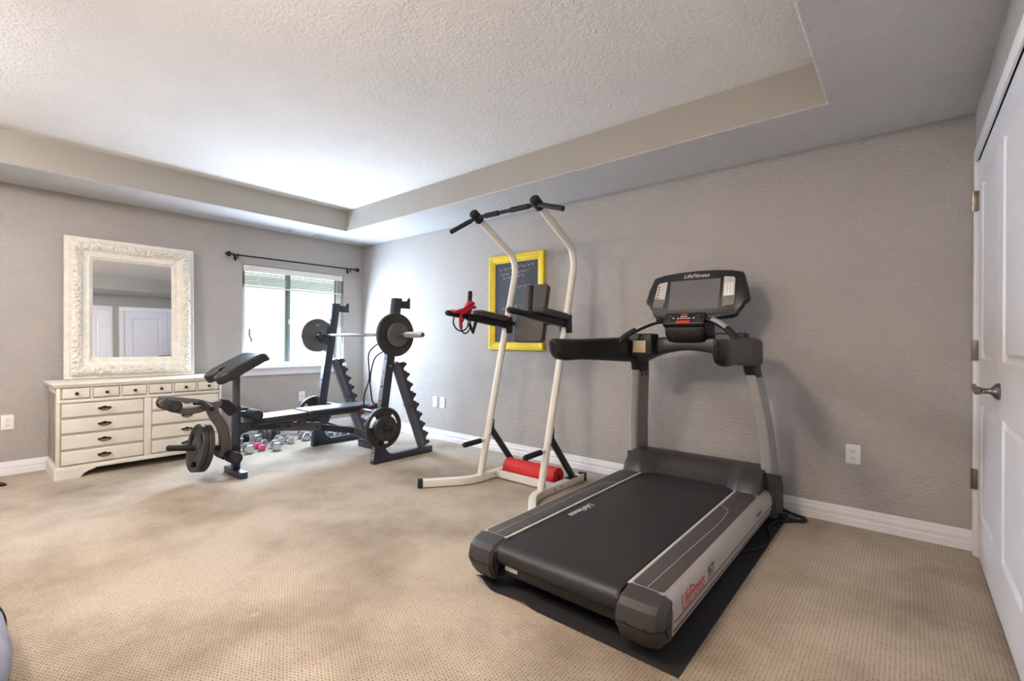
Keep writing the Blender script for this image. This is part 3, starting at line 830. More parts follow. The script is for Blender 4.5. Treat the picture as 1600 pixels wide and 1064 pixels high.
single('bar_collar', mb, 'chrome', (clx, BY, BZ-0.04), 'silver spring clip on the barbell before the window', 'collar')
PY, PZ = up_y(0.322)-0.02, 0.322
weight_plate('weight_plate', (FX[1]+0.072, PY, PZ), 0.182, 0.036, 0.0245, 'grip', 'plate_iron', 'dark plate with grip holes hung low on the near rack upright', 'plates stored on the rack')
weight_plate('weight_plate', (FX[1]+0.106, PY, PZ), 0.112, 0.026, 0.0245, 'flat', 'plate_iron', 'small dark plate over the grip plate on the near upright', 'plates stored on the rack')
weight_plate('weight_plate', (FX[-1]-0.072, PY, PZ), 0.182, 0.036, 0.0245, 'grip', 'plate_iron', 'dark plate with grip holes hung low behind the bench', 'plates stored on the rack')

# resistance tube clipped over the bar, hanging to the bench
rt = thing('resistance_tube', 'black looped tube hanging from the barbell to the bench pad', 'exercise band', (1.78, -1.0, 1.1))
mb = MB(); mb.box(1.80, 1.84, BY-0.035, BY+0.035, 1.055, 1.165, 0.012, 3)
part('grip', mb, 'foam_black', rt)
part('tube', MB().tube(smooth_path([(1.815, -1.0, 1.06), (1.80, -1.05, 1.02), (1.80, -1.09, 0.95), (1.80, -1.08, 0.75), (1.80, -1.13, 0.60), (1.78, -1.11, 0.50), (1.70, -0.98, 0.478), (1.66, -0.92, 0.476), (1.60, -0.90, 0.474)], 7), 0.0065, 8), 'foam_black', rt)
part('tube', MB().tube(smooth_path([(1.83, -0.98, 1.06), (1.82, -0.94, 1.00), (1.81, -1.03, 0.93), (1.80, -1.07, 0.76), (1.80, -1.06, 0.62), (1.76, -1.02, 0.54), (1.68, -0.93, 0.476), (1.58, -0.90, 0.473)], 7), 0.0065, 8), 'foam_black', rt)
part('red_grip', MB().tube(smooth_path([(1.66, -0.99, 0.476), (1.60, -0.93, 0.475), (1.56, -0.88, 0.475)], 5), 0.013, 10), 'red_band', rt, 'bright red handle end')
mb = MB().loft([[(RC+0.10, y_, z_), (RC+0.16, y_, z_), (RC+0.16, y_, z_+0.003), (RC+0.10, y_, z_+0.003)] for y_, z_ in ((-1.05, 0.472), (-1.0, 0.473), (-0.97, 0.473))])
part('red_strap', MB().box(RC+0.135, RC+0.143, -0.97, -0.93, 0.385, 0.475, 0.002), 'red_band', rt)
mb.bm.free()

# ---------------------------------------------------------------- weight bench
bn = thing('weight_bench', 'dark weight bench with preacher pad, leg developer and foam rollers', 'bench', (RC, -1.6, 0))
PYB = -2.005
part('front_post', MB().box(RC-0.027, RC+0.027, PYB-0.027, PYB+0.027, 0.03, 0.56, 0.004), 'steel_navy', bn)
part('curl_post', MB().box(RC-0.022, RC+0.022, PYB-0.022, PYB+0.022, 0.52, 0.90, 0.003), 'steel_grey', bn)
part('front_foot', MB().box(RC-0.165, RC+0.165, PYB-0.03, PYB+0.03, 0.0, 0.05, 0.004), 'steel_navy', bn)
# sloping main beam in three telescoping pieces
def beam(y0, z0, y1, z1, hw, hh, m_, nm):
    part(nm, MB().sweep([(RC, y0, z0), (RC, y1, z1)], rrect(hw, hh, 0.004)), m_, bn)
beam(PYB+0.02, 0.385, -1.66, 0.355, 0.026, 0.032, 'steel_navy', 'beam')
beam(-1.70, 0.350, -1.30, 0.298, 0.030, 0.036, 'steel_grey', 'beam_sleeve')
beam(-1.32, 0.293, -0.95, 0.210, 0.024, 0.029, 'steel_navy', 'beam')
beam(-0.97, 0.213, -0.74, 0.095, 0.029, 0.034, 'steel_grey', 'rear_leg')
part('rear_foot', MB().box(RC-0.20, RC+0.20, -0.78, -0.72, 0.0, 0.075, 0.005), 'steel_navy', bn)
part('gusset', MB().prism([(RC-0.004, PYB+0.02, 0.36), (RC-0.004, PYB+0.02, 0.30), (RC-0.004, PYB+0.05, 0.325), (RC-0.004, PYB+0.12, 0.345)], (0.008, 0, 0)), 'steel_navy', bn)
def cushion(x0, x1, y0, y1, z00, z01, th):
    """flat cushion sloping from z00 at y0 to z01 at y1 (top surface), rounded edges"""
    mb = MB().box(x0, x1, y0, y1, -th, 0, 0.02, 4)
    for v in mb.bm.verts: v.co.z += z00+(z01-z00)*(v.co.y-y0)/(y1-y0)
    return mb
part('seat_pad', cushion(RC-0.14, RC+0.14, -1.905, -1.475, 0.452, 0.462, 0.055), 'vinyl_black', bn)
part('back_pad', cushion(RC-0.145, RC+0.145, -1.468, -0.70, 0.470, 0.470, 0.055), 'vinyl_black', bn)
mb = MB(); mb.box(RC-0.02, RC+0.02, -1.86, -1.52, 0.372, 0.402); mb.box(RC-0.034, RC+0.034, -1.50, -1.44, 0.305, 0.415, 0.003); mb.box(RC-0.018, RC+0.018, -1.44, -0.75, 0.385, 0.418)
part('pad_bracket', mb, 'steel_grey', bn)
part('strut', MB().tube([(RC-0.06, -1.38, 0.385), (RC-0.06, -0.98, 0.215)], 0.010, 10), 'steel_grey', bn)
for y, z in ((-1.68, 0.347), (-1.60, 0.34), (-1.34, 0.300), (-0.98, 0.215)):
    part('bolt', MB().lathe((RC+0.029, y, z), (1, 0, 0), [(0, -0.004), (0.010, -0.004), (0.010, 0.004), (0.006, 0.008), (0, 0.008)], 10), 'black_iron', bn)
# preacher pad: sloping cushion with two rounded lobes at the low end
def preacher():
    hw_ = 0.185; n = 14
    outl = []
    # outline in pad plane: a across (x), l along slope from low (0) to high (0.40)
    outl += [(-hw_, 0.36), (-hw_, 0.10)]
    for k in range(7): t = math.pi+math.pi*k/6; outl.append((-hw_+0.075+0.075*math.cos(t), 0.075+0.075*math.sin(t)))
    outl += [(-0.034, 0.10)]
    for k in range(1, 6): t = math.pi-math.pi*k/6; outl.append((0.034*math.cos(t), 0.13+0.034*math.sin(t)))
    outl += [(0.034, 0.10)]
    for k in range(7): t = math.pi+math.pi*k/6; outl.append((hw_-0.075+0.075*math.cos(t), 0.075+0.075*math.sin(t)))
    outl += [(hw_, 0.10), (hw_, 0.36)]
    for k in range(1, 5): t = math.radians(22*k); outl.append((hw_-0.05+0.05*math.cos(t), 0.36+0.05*math.sin(t)))
    for k in range(1, 5): t = math.radians(90+22*k); outl.append((-hw_+0.05+0.05*math.cos(t), 0.36+0.05*math.sin(t)))
    mb = MB()
    mb.prism([(a, l, 0) for a, l in outl], (0, 0, 0.074))
    es = [e for e in mb.bm.edges if abs(e.verts[0].co.z-e.verts[1].co.z) < 1e-6]
    bmesh.ops.bevel(mb.bm, geom=es, offset=0.02, segments=4, profile=0.5, affect='EDGES')
    for v in mb.bm.verts:
        l = v.co.y
        v.co.z += -0.9*max(0, l-0.24)**2*1.6       # roll over at the high end
    sl_ = math.radians(33)
    m_ = frame_mtx((RC, -2.165, 0.735), (1, 0, 0), (0, math.cos(sl_), math.sin(sl_)))
    return mb.xf(m_)
part('preacher_pad', preacher(), 'tower_pad' if False else 'vinyl_black', bn, 'sloping padded arm rest with split lower end')
part('pad_plate', MB().prism([(RC-0.03, PYB-0.10, 0.76), (RC-0.03, PYB+0.12, 0.895), (RC-0.03, PYB+0.02, 0.80), (RC-0.03, PYB-0.03, 0.76)], (0.06, 0, 0)), 'steel_grey', bn)
# leg developer
def roller(nm, y, z, x0, x1, rad, par):
    mb = MB().lathe((x0, y, z), (1, 0, 0), [(0.0, 0), (rad-0.012, 0), (rad-0.003, 0.004), (rad, 0.014), (rad, x1-x0-0.014), (rad-0.003, x1-x0-0.004), (rad-0.012, x1-x0), (0.0, x1-x0)], 24)
    o = part(nm, mb, 'foam_black', par)
    for xe, sg in ((x0, -1), (x1, 1)):
        part('end_cap', MB().lathe((xe, y, z), (sg, 0, 0), [(0, -0.002), (rad*0.66, -0.002), (rad*0.62, 0.004), (0, 0.006)], 18), 'vinyl_black', o)
    return o
for s_ in (1, -1):
    roller('foam_roller', -1.915, 0.487, *sorted((RC+s_*0.03, RC+s_*0.20)), 0.044, bn)
    roller('foam_roller', -2.062, 0.172, *sorted((RC+s_*0.03, RC+s_*0.185)), 0.046, bn)
part('roller_axle', MB().tube([(RC-0.19, -1.915, 0.487), (RC+0.19, -1.915, 0.487)], 0.011, 8), 'steel_grey', bn)
part('roller_axle', MB().tube([(RC-0.18, -2.062, 0.172), (RC+0.18, -2.062, 0.172)], 0.011, 8), 'steel_grey', bn)
part('roller_bracket', MB().box(RC-0.02, RC+0.02, -1.99, -1.90, 0.465, 0.51, 0.003), 'steel_navy', bn)
# lever arm: pivot block, flat bar bending downward, curl arm forward
part('pivot_block', MB().sweep(smooth_path([(RC, -2.115, 0.585), (RC, -2.085, 0.578), (RC, -2.055, 0.535), (RC, -2.03, 0.505)], 4), rrect(0.032, 0.036, 0.006)), 'foam_black', bn)
pts = smooth_path([(RC, -2.19, 0.575), (RC, -2.16, 0.50), (RC, -2.105, 0.40), (RC, -2.085, 0.30), (RC, -2.085, 0.165)], 6)
part('lever_arm', MB().sweep(pts, rrect(0.024, 0.036, 0.004), up=(0, 1, 0)), 'lever_grey', bn)
pts = smooth_path([(RC, -2.095, 0.588), (RC, -2.19, 0.575), (RC, -2.28, 0.553), (RC, -2.37, 0.555), (RC, -2.46, 0.60), (RC, -2.50, 0.645)], 6)
part('curl_arm', MB().sweep(pts, rrect(0.020, 0.024, 0.004)), 'lever_grey', bn)
part('curl_yoke', MB().sweep(smooth_path([(RC+0.055, -2.20, 0.592), (RC+0.05, -2.28, 0.622), (RC+0.03, -2.38, 0.642), (RC-0.03, -2.48, 0.655), (RC-0.06, -2.50, 0.64)], 5), rrect(0.012, 0.016, 0.003)), 'steel_grey', bn)
part('curl_grip', MB().tube(smooth_path([(RC+0.02, -2.30, 0.612), (RC+0.07, -2.26, 0.61), (RC+0.12, -2.245, 0.592), (RC+0.20, -2.24, 0.575)], 5), 0.019, 12), 'foam_black', bn)
for s_ in (1, -1): roller('curl_roller', -2.455, 0.612, *sorted((RC+s_*0.02, RC+s_*0.165)), 0.045, bn)
part('curl_axle', MB().tube([(RC-0.165, -2.455, 0.612), (RC+0.165, -2.455, 0.612)], 0.012, 8), 'steel_grey', bn)
pegd = V((0, -1, 0.16)).normalized()
p0 = V((RC, -2.10, 0.235))
part('plate_peg', MB().tube([p0, p0+pegd*0.36, p0+pegd*0.372], [0.022, 0.022, 0.015], 16), 'foam_black', bn)
for k, (dd, lab) in enumerate(((0.135, 'dark plate nearer the post on the leg developer peg'), (0.176, 'dark outer plate on the leg developer peg of the bench'))):
    c = p0+pegd*dd
    weight_plate('weight_plate', tuple(c), 0.180, 0.036, 0.0225, 'grip', 'plate_iron', lab, 'plates on the leg developer', axis=tuple(pegd))
part('adjust_knob', MB().lathe((RC+0.027, PYB, 0.22), (1, 0, 0), [(0, 0), (0.008, 0), (0.018, 0.012), (0.018, 0.03), (0, 0.034)], 8), 'foam_black', bn)

# ---------------------------------------------------------------- dumbbells on the carpet
def dumbbell_parts(root, a, b_, hr, hl, material):
    """hex dumbbell lying on the floor from a to b_ (x, y)"""
    z = hr*math.cos(math.pi/6)
    A = V((a[0], a[1], z)); B = V((b_[0], b_[1], z)); d = (B-A).normalized(); side = d.cross(V((0, 0, 1)))
    part('handle', MB().tube([A+d*hl*0.8, A+d*hl+(B-A)*0.12, A.lerp(B, 0.5), B-d*hl-(B-A)*0.12, B-d*hl*0.8], [hr*0.36, hr*0.34, hr*0.40, hr*0.34, hr*0.36], 10), material, root)
    for P, sg in ((A, 1), (B, -1)):
        rings = []
        for t, k in ((0, 0.80), (hl*0.10, 0.96), (hl*0.18, 1.0), (hl*0.82, 1.0), (hl*0.92, 0.95), (hl, 0.78)):
            c = P+d*sg*t
            rings.append([c+(side*math.cos(w)+V((0, 0, 1))*math.sin(w))*hr*k for w in (math.pi/3*q for q in range(6))])
        part('hex_head', MB().loft(rings), material, root, ang=25)
DB = [((0.69, -1.645), (0.50, -1.615), 0.047, 0.062, 'dumbbell_chrome', 'chrome hex dumbbell at the front left of the floor group'),
      ((0.76, -1.425), (0.565, -1.37), 0.047, 0.062, 'dumbbell_chrome', 'chrome hex dumbbell right of the pink one'),
      ((0.665, -1.520), (0.49, -1.505), 0.034, 0.045, 'dumbbell_pink', 'small pink dumbbell between chrome dumbbells'),
      ((0.50, -1.275), (0.33, -1.235), 0.045, 0.058, 'dumbbell_chrome', 'chrome hex dumbbell behind the pink one'),
      ((0.545, -1.19), (0.39, -1.155), 0.040, 0.052, 'dumbbell_chrome', 'smaller chrome hex dumbbell under the bench seat'),
      ((0.52, -1.005), (0.33, -0.985), 0.052, 0.066, 'dumbbell_chrome', 'big chrome hex dumbbell just left of the far rack foot'),
      ((0.55, -0.900), (0.37, -0.880), 0.045, 0.058, 'dumbbell_chrome', 'chrome hex dumbbell partly behind the far rack foot'),
      ((0.65, -0.80), (0.46, -0.785), 0.047, 0.060, 'dumbbell_chrome', 'chrome hex dumbbell seen inside the far rack frame'),
      ((0.67, -0.655), (0.48, -0.64), 0.045, 0.058, 'dumbbell_chrome', 'rightmost chrome hex dumbbell inside the far rack frame'),
      ((0.47, -1.425), (0.30, -1.42), 0.040, 0.05, 'dumbbell_chrome', 'chrome hex dumbbell hidden behind the pink one')]
for a, b_, hr, hl, m_, lab in DB:
    t = thing('hex_dumbbell', lab, 'dumbbell', ((a[0]+b_[0])/2, (a[1]+b_[1])/2, 0), 'dumbbells on the carpet by the window')
    dumbbell_parts(t, a, b_, hr, hl, m_)
# adjustable chrome dumbbell with round plates
ad = thing('adjustable_dumbbell', 'chrome handled dumbbell with round plates by the window wall', 'dumbbell', (0.26, -1.40, 0), 'dumbbells on the carpet by the window')
A, B = V((0.30, -1.46, 0.083)), V((0.16, -1.10, 0.083)); d = (B-A).normalized()
part('handle', MB().tube([A, B], 0.016, 14), 'chrome', ad)
for P, sg in ((A, 1), (B, -1)):
    part('collar', MB().lathe(P+d*sg*0.075, d*sg, [(0.017, 0), (0.03, 0), (0.03, 0.018), (0.017, 0.018)], 8), 'chrome', ad)
    for k, rad in enumerate((0.062, 0.082, 0.082)):
        part('plate', MB().lathe(P+d*sg*(0.095+k*0.021), d*sg, [(0.016, 0), (rad-0.004, 0), (rad, 0.004), (rad, 0.015), (rad-0.004, 0.019), (0.016, 0.019)], 24), 'plate_grey', ad)
t = thing('black_dumbbell', 'small black round dumbbell behind the bench post', 'dumbbell', (0.13, -1.50, 0), 'dumbbells on the carpet by the window')
for y, sg in ((-1.455, -1), (-1.58, 1)):
    part('round_head', MB().lathe((0.14, y, 0.045), (0, sg, 0), [(0, 0), (0.038, 0), (0.044, 0.006), (0.044, 0.034), (0.038, 0.04), (0, 0.04)], 16), 'foam_black', t)
part('handle', MB().tube([(0.14, -1.49, 0.045), (0.14, -1.55, 0.045)], 0.015, 10), 'chrome', t)

# ---------------------------------------------------------------- power tower
TX = {-1: 2.945, 1: 3.525}; TC = 3.235
tw = thing('power_tower', 'tall white power tower with black pull-up bar and padded arms', 'power tower', (TC, -0.7, 0))
prof_t = [(-0.835, 0.050), (-0.440, 1.60), (-0.432, 1.735), (-0.490, 1.822), (-0.62, 1.905), (-0.905, 2.045)]
def tw_y(z): return -0.835+(z-0.05)*(0.395/1.55)
for s_ in (-1, 1):
    x = TX[s_]
    P = fillet([(x, -0.837, 0.045), (x, -0.425, 1.68), (x, -0.455, 1.80), (x, -0.905, 2.045)], 0.17, 8)
    upo = part('upright', MB().tube(P, 0.0265, 18), 'tower_white', tw)
    dtop = (V(P[-1])-V(P[-2])).normalized()
    part('foam_cap', MB().tube([V(P[-1])-dtop*0.055, V(P[-1])-dtop*0.05, V(P[-1])+dtop*0.035, V(P[-1])+dtop*0.045], [0.031, 0.036, 0.036, 0.026], 16), 'foam_black', upo)
    # base rail, splayed towards the front
    bp_ = fillet([(x, -0.275, 0.032), (x, -0.93, 0.032), (x+s_*0.23, -1.235, 0.032)], 0.12, 6)
    br = part('base_rail', MB().sweep(bp_, rrect(0.026, 0.027, 0.005)), 'tower_white', tw)
    dl = (V(bp_[-1])-V(bp_[-2])).normalized()
    part('end_cap', MB().sweep([V(bp_[-1])-dl*0.015, V(bp_[-1])+dl*0.022], rrect(0.0285, 0.0295, 0.005)), 'foam_black', br)
    mb = MB(); mb.box(x-0.030, x+0.030, -0.300, -0.268, 0.003, 0.064, 0.003); mb.box(x-0.014, x+0.014, -0.33, -0.30, 0.058, 0.063)
    part('end_cap', mb, 'foam_black', br)
    # black rear brace
    part('brace', MB().sweep([(x, -0.735, 0.415), (x, -0.435, 0.068)], rrect(0.014, 0.022, 0.003)), 'tm_black', tw)
    part('brace_foot', MB().box(x-0.024, x+0.024, -0.50, -0.385, 0.057, 0.066, 0.002), 'tm_black', tw)
    part('brace_clip', MB().box(x-0.016, x+0.016, tw_y(0.42)+0.018, tw_y(0.42)+0.045, 0.37, 0.47, 0.003), 'tm_black', tw)
    # foot peg
    mb = MB().tube([(x, -0.80, 0.318), (x, -0.84, 0.318)], 0.014, 12)
    fp = part('foot_peg', mb, 'tower_white', tw)
    part('peg_grip', MB().tube([(x, -0.835, 0.318), (x, -0.84, 0.318), (x, -1.01, 0.312), (x, -1.022, 0.311)], [0.016, 0.020, 0.020, 0.014], 14), 'foam_black', fp)
    for z in (0.36, 0.475, 0.09, 1.30):
        part('bolt', MB().lathe((x+0.025, tw_y(z), z), (1, 0, 0), [(0, -0.002), (0.008, -0.002), (0.008, 0.003), (0.005, 0.006), (0, 0.006)], 8), 'chrome', upo)
    for y in (-0.62, -0.70):
        part('bolt', MB().lathe((x+0.026, y, 0.034), (1, 0, 0), [(0, -0.002), (0.008, -0.002), (0.008, 0.003), (0.005, 0.006), (0, 0.006)], 8), 'chrome', br)
    # dip arm
    ya = tw_y(1.235)
    mb = MB(); mb.box(x-0.034, x+0.034, ya-0.034, ya+0.034, 1.155, 1.29, 0.004)
    cl = part('arm_clamp', mb, 'tm_black', tw)
    am = part('dip_arm', MB().sweep([(x, ya-0.02, 1.222), (x, -0.98, 1.272)], rrect(0.022, 0.026, 0.004)), 'tm_black', tw)
    part('arm_grip', MB().tube([(x, -0.96, 1.268), (x, -0.97, 1.270), (x, -1.19, 1.292), (x, -1.20, 1.293)], [0.018, 0.0205, 0.0205, 0.015], 14), 'foam_black', am)
    part('upright_grip', MB().tube([(x, -0.975, 1.27), (x, -0.972, 1.30), (x, -0.962, 1.462), (x, -0.962, 1.468)], [0.012, 0.0165, 0.0165, 0.012], 14), 'foam_black', am)
    mb = MB().box(-0.052, 0.052, -0.33, 0.0, 0.0, 0.045, 0.014, 3)
    tl = math.atan2(1.268-1.232, 0.36)
    mb.xf(Matrix.Translation((x, ya-0.035, 1.253)) @ Matrix.Rotation(-tl, 4, 'X'))
    part('arm_pad', mb, 'tower_pad', am, 'padded elbow rest')
part('crossbar', MB().box(TX[-1]+0.02, TX[1]-0.02, -0.685, -0.635, 0.008, 0.058, 0.004), 'tower_white', tw)
part('back_crossbar', MB().tube([(TX[-1], tw_y(1.235)+0.01, 1.235), (TX[1], tw_y(1.235)+0.01, 1.235)], 0.018, 12), 'tm_black', tw)
# back pad
mb = MB()
outl = [(-0.118, 0.24), (0.118, 0.24), (0.122, 0.05), (0.142, -0.10), (0.142, -0.225), (-0.142, -0.225), (-0.142, -0.10), (-0.122, 0.05)]
mb.prism([(a, b_, 0) for a, b_ in outl], (0, 0, 0.055))
es = [e for e in mb.bm.edges if abs(e.verts[0].co.z-e.verts[1].co.z) > 0.03]
bmesh.ops.bevel(mb.bm, geom=es, offset=0.028, segments=4, profile=0.5, affect='EDGES')
es = [e for e in mb.bm.edges if abs(e.verts[0].co.z-e.verts[1].co.z) < 1e-5]
bmesh.ops.bevel(mb.bm, geom=es, offset=0.010, segments=2, profile=0.5, affect='EDGES')
sl_ = 0.255
mb.xf(frame_mtx((TC, tw_y(1.295)-0.020, 1.295), (1, 0, 0), (0, sl_, 1)))
part('back_pad', mb, 'tower_pad', tw, 'dark padded back rest')
# pull-up bar with angled ends
yb, zb = -0.905, 2.032
part('pull_up_bar', MB().tube(fillet([(TX[-1]-0.235, -0.94, 1.955), (TX[-1]+0.0, yb, zb), (TX[1]-0.0, yb, zb), (TX[1]+0.235, -0.94, 1.955)], 0.05), 0.0145, 12), 'black_iron', tw)
for x0, x1 in ((TX[-1]+0.10, TX[-1]+0.23), (TX[1]-0.23, TX[1]-0.07)):
    part('bar_grip', MB().tube([(x0, yb, zb), (x1, yb, zb)], 0.0195, 14), 'foam_black', tw)
for s_ in (1, -1):
    a = V((TX[s_]+s_*0.05, yb-0.007, zb-0.016)); b_ = V((TX[s_]+s_*0.24, -0.9405, 1.953))
    part('bar_grip', MB().tube([a, b_, b_+(b_-a).normalized()*0.004], [0.018, 0.018, 0.013], 14), 'foam_black', tw)

# red and black exercise bands draped over the left dip arm
eb = thing('exercise_bands', 'red and black exercise bands looped over the tower arm', 'exercise band', (2.945, -1.03, 1.28))
x = 2.945
def ribbon(pts, wx, th):
    return MB().sweep(smooth_path(pts, 5), rrect(wx, th, th*0.8, 2), up=(0, 0.3, 1))
mb = MB().loft([[(x+0.024*math.cos(a)*k, -1.02+dy+0.016*math.sin(a)*k, 1.30+dz) for a in (2*math.pi*q/12 for q in range(12))] for dy, dz, k in ((0.0, -0.01, 2.1), (0.02, 0.02, 2.0), (0.045, 0.06, 1.5), (0.055, 0.085, 1.35), (0.056, 0.095, 0.9))])
part('red_loop', mb, 'red_band', eb)
for pts, wd in (([(x+0.03, -0.955, 1.375), (x+0.036, -1.00, 1.362), (x+0.036, -1.07, 1.318), (x+0.034, -1.13, 1.302), (x+0.0, -1.16, 1.306)], 0.012),
                ([(x+0.034, -0.945, 1.345), (x+0.046, -0.99, 1.340), (x+0.046, -1.06, 1.305), (x+0.036, -1.10, 1.29)], 0.012),
                ([(x+0.03, -1.085, 1.285), (x+0.036, -1.095, 1.24), (x+0.034, -1.09, 1.20), (x+0.02, -1.075, 1.188)], 0.014)):
    part('red_strand', MB().tube(smooth_path(pts, 5), 0.013, 8), 'red_band', eb)
part('black_tube', MB().tube(smooth_path([(x+0.022, -1.145, 1.27), (x+0.03, -1.16, 1.22), (x+0.03, -1.125, 1.175), (x+0.03, -1.07, 1.165), (x+0.03, -1.02, 1.195), (x+0.03, -1.005, 1.26), (x+0.03, -0.98, 1.33), (x+0.036, -1.05, 1.33), (x+0.03, -1.12, 1.312)], 6), 0.0055, 8), 'foam_black', eb)
part('black_tube', MB().tube(smooth_path([(x+0.026, -1.05, 1.26), (x+0.034, -1.09, 1.20), (x+0.034, -1.07, 1.155), (x+0.034, -1.03, 1.15), (x+0.034, -0.995, 1.19), (x+0.03, -0.99, 1.25)], 6), 0.0055, 8), 'foam_black', eb)
part('black_handle', MB().tube([(x+0.03, -1.0, 1.22), (x+0.034, -0.965, 1.155), (x+0.03, -0.93, 1.235)], 0.013, 8), 'foam_black', eb)

# foam roller
rl = thing('foam_roller', 'red cylindrical foam roller lying inside the tower base', 'foam roller', (3.235, -0.555, 0))
part('roller_body', MB().lathe((2.985, -0.555, 0.0725), (1, 0, 0), [(0.020, 0), (0.066, 0), (0.0725, 0.006), (0.0725, 0.494), (0.066, 0.50), (0.020, 0.50)], 36, closed=True), 'red_foam', rl)

# ---------------------------------------------------------------- equipment mat
MX0, MX1, MY0, MY1 = 3.995, 4.908, -1.958, -0.06
def mat_z(a, b_):
    # lifted, rippled corner at the near left
    d_ = math.hypot(a/0.34, b_/0.17)
    k = max(0.0, 1-d_)
    return 0.004+0.045*k*k*(0.55+0.45*math.sin(a*2*math.pi/0.16+0.6))+0.020*math.exp(-((a-0.25)/0.05)**2)*math.exp(-(b_/0.16)**2)
mb = MB()
def fn(a, b_):
    xx = (MX1-MX0)*a; yy = (MY1-MY0)*(b_**2.0)
    return (MX0+xx, MY0+yy, mat_z(xx, yy))
nu, nv = 60, 34
top = [[mb.bm.verts.new(fn(i/nu, j/nv)) for j in range(nv+1)] for i in range(nu+1)]
bot = [[mb.bm.verts.new(V(fn(i/nu, j/nv))-V((0, 0, 0.004))) for j in range(nv+1)] for i in range(nu+1)]
for i in range(nu):
    for j in range(nv):
        mb.face((top[i][j], top[i+1][j], top[i+1][j+1], top[i][j+1])); mb.face((bot[i][j], bot[i][j+1], bot[i+1][j+1], bot[i+1][j]))
for i in range(nu):
    for j in (0, nv): mb.face((top[i][j], top[i+1][j], bot[i+1][j], bot[i][j]))
for j in range(nv):
    for i in (0, nu): mb.face((top[i][j], top[i][j+1], bot[i][j+1], bot[i][j]))
single('equipment_mat', mb, 'rubber_mat', (4.45, -1.0, 0), 'black rubber mat under the treadmill with a rippled corner', 'mat')

# ---------------------------------------------------------------- treadmill
C = 4.400
tm = thing('treadmill', 'large black and silver treadmill with a screen console', 'treadmill', (C, -1.0, 0.0045))
ZD = 0.212                                             # step height
YR, YF = -1.885, -0.30                                 # side rail rear and front ends
mb = MB(); mb.box(C-0.31, C+0.31, -1.86, -0.12, 0.062, 0.165, 0.01)
part('base_frame', mb, 'tm_black', tm)
for s_ in (-1, 1):
    for y in (-1.72, -0.20):
        part('foot', MB().lathe((C+s_*0.24, y, 0.006), (0, 0, 1), [(0, 0), (0.03, 0), (0.034, 0.01), (0.018, 0.018), (0.014, 0.06), (0, 0.06)], 14), 'foam_black', tm)
# belt: flat loop around two rollers
rb = 0.046; ys, ye = -0.40, -1.915
pr = []
for k in range(9): t = math.pi/2+math.pi*k/8; pr.append((ys+rb*math.cos(t)*-1, ZD-0.004-rb+rb*math.sin(t)))
pr2 = []
for k in range(9): t = -math.pi/2-math.pi*k/8; pr2.append((ye+rb*math.cos(t), ZD-0.004-rb+rb*math.sin(t)))
n = 16
loop = [(ys+(ye-ys)*k/n, ZD-0.004) for k in range(n+1)]
loop += [(ye+rb*math.cos(math.pi/2+math.pi*k/10), ZD-0.004-rb+rb*math.sin(math.pi/2+math.pi*k/10)) for k in range(1, 11)]
loop += [(ys, ZD-0.004-2*rb)]
loop += [(ys+rb*math.cos(-math.pi/2+math.pi*k/10), ZD-0.004-rb+rb*math.sin(-math.pi/2+math.pi*k/10)) for k in range(1, 10)]
mb = MB().loft([[(C+sx, y, z) for y, z in loop] for sx in (-0.283, 0.283)], False)
blt = part('belt', mb, 'belt_black', tm, 'scuffed black running belt')
part('belt_logo', text_mesh('LifeFitness', 0.052, 0.0004, frame_mtx((4.166, -1.343, ZD-0.0036), (0, -1, 0), (1, 0, 0)), shear=0.25), 'text_white', blt, 'white belt lettering')
mb = MB(); mb.box(C-0.30, C+0.30, -1.925, -1.86, 0.075, 0.130, 0.008)
rc = part('rear_crossbar', mb, 'tm_black', tm)
part('sticker', MB().box(C-0.262, C-0.195, -1.9262, -1.9248, 0.097, 0.116), 'tower_white', rc, 'small pale sticker')
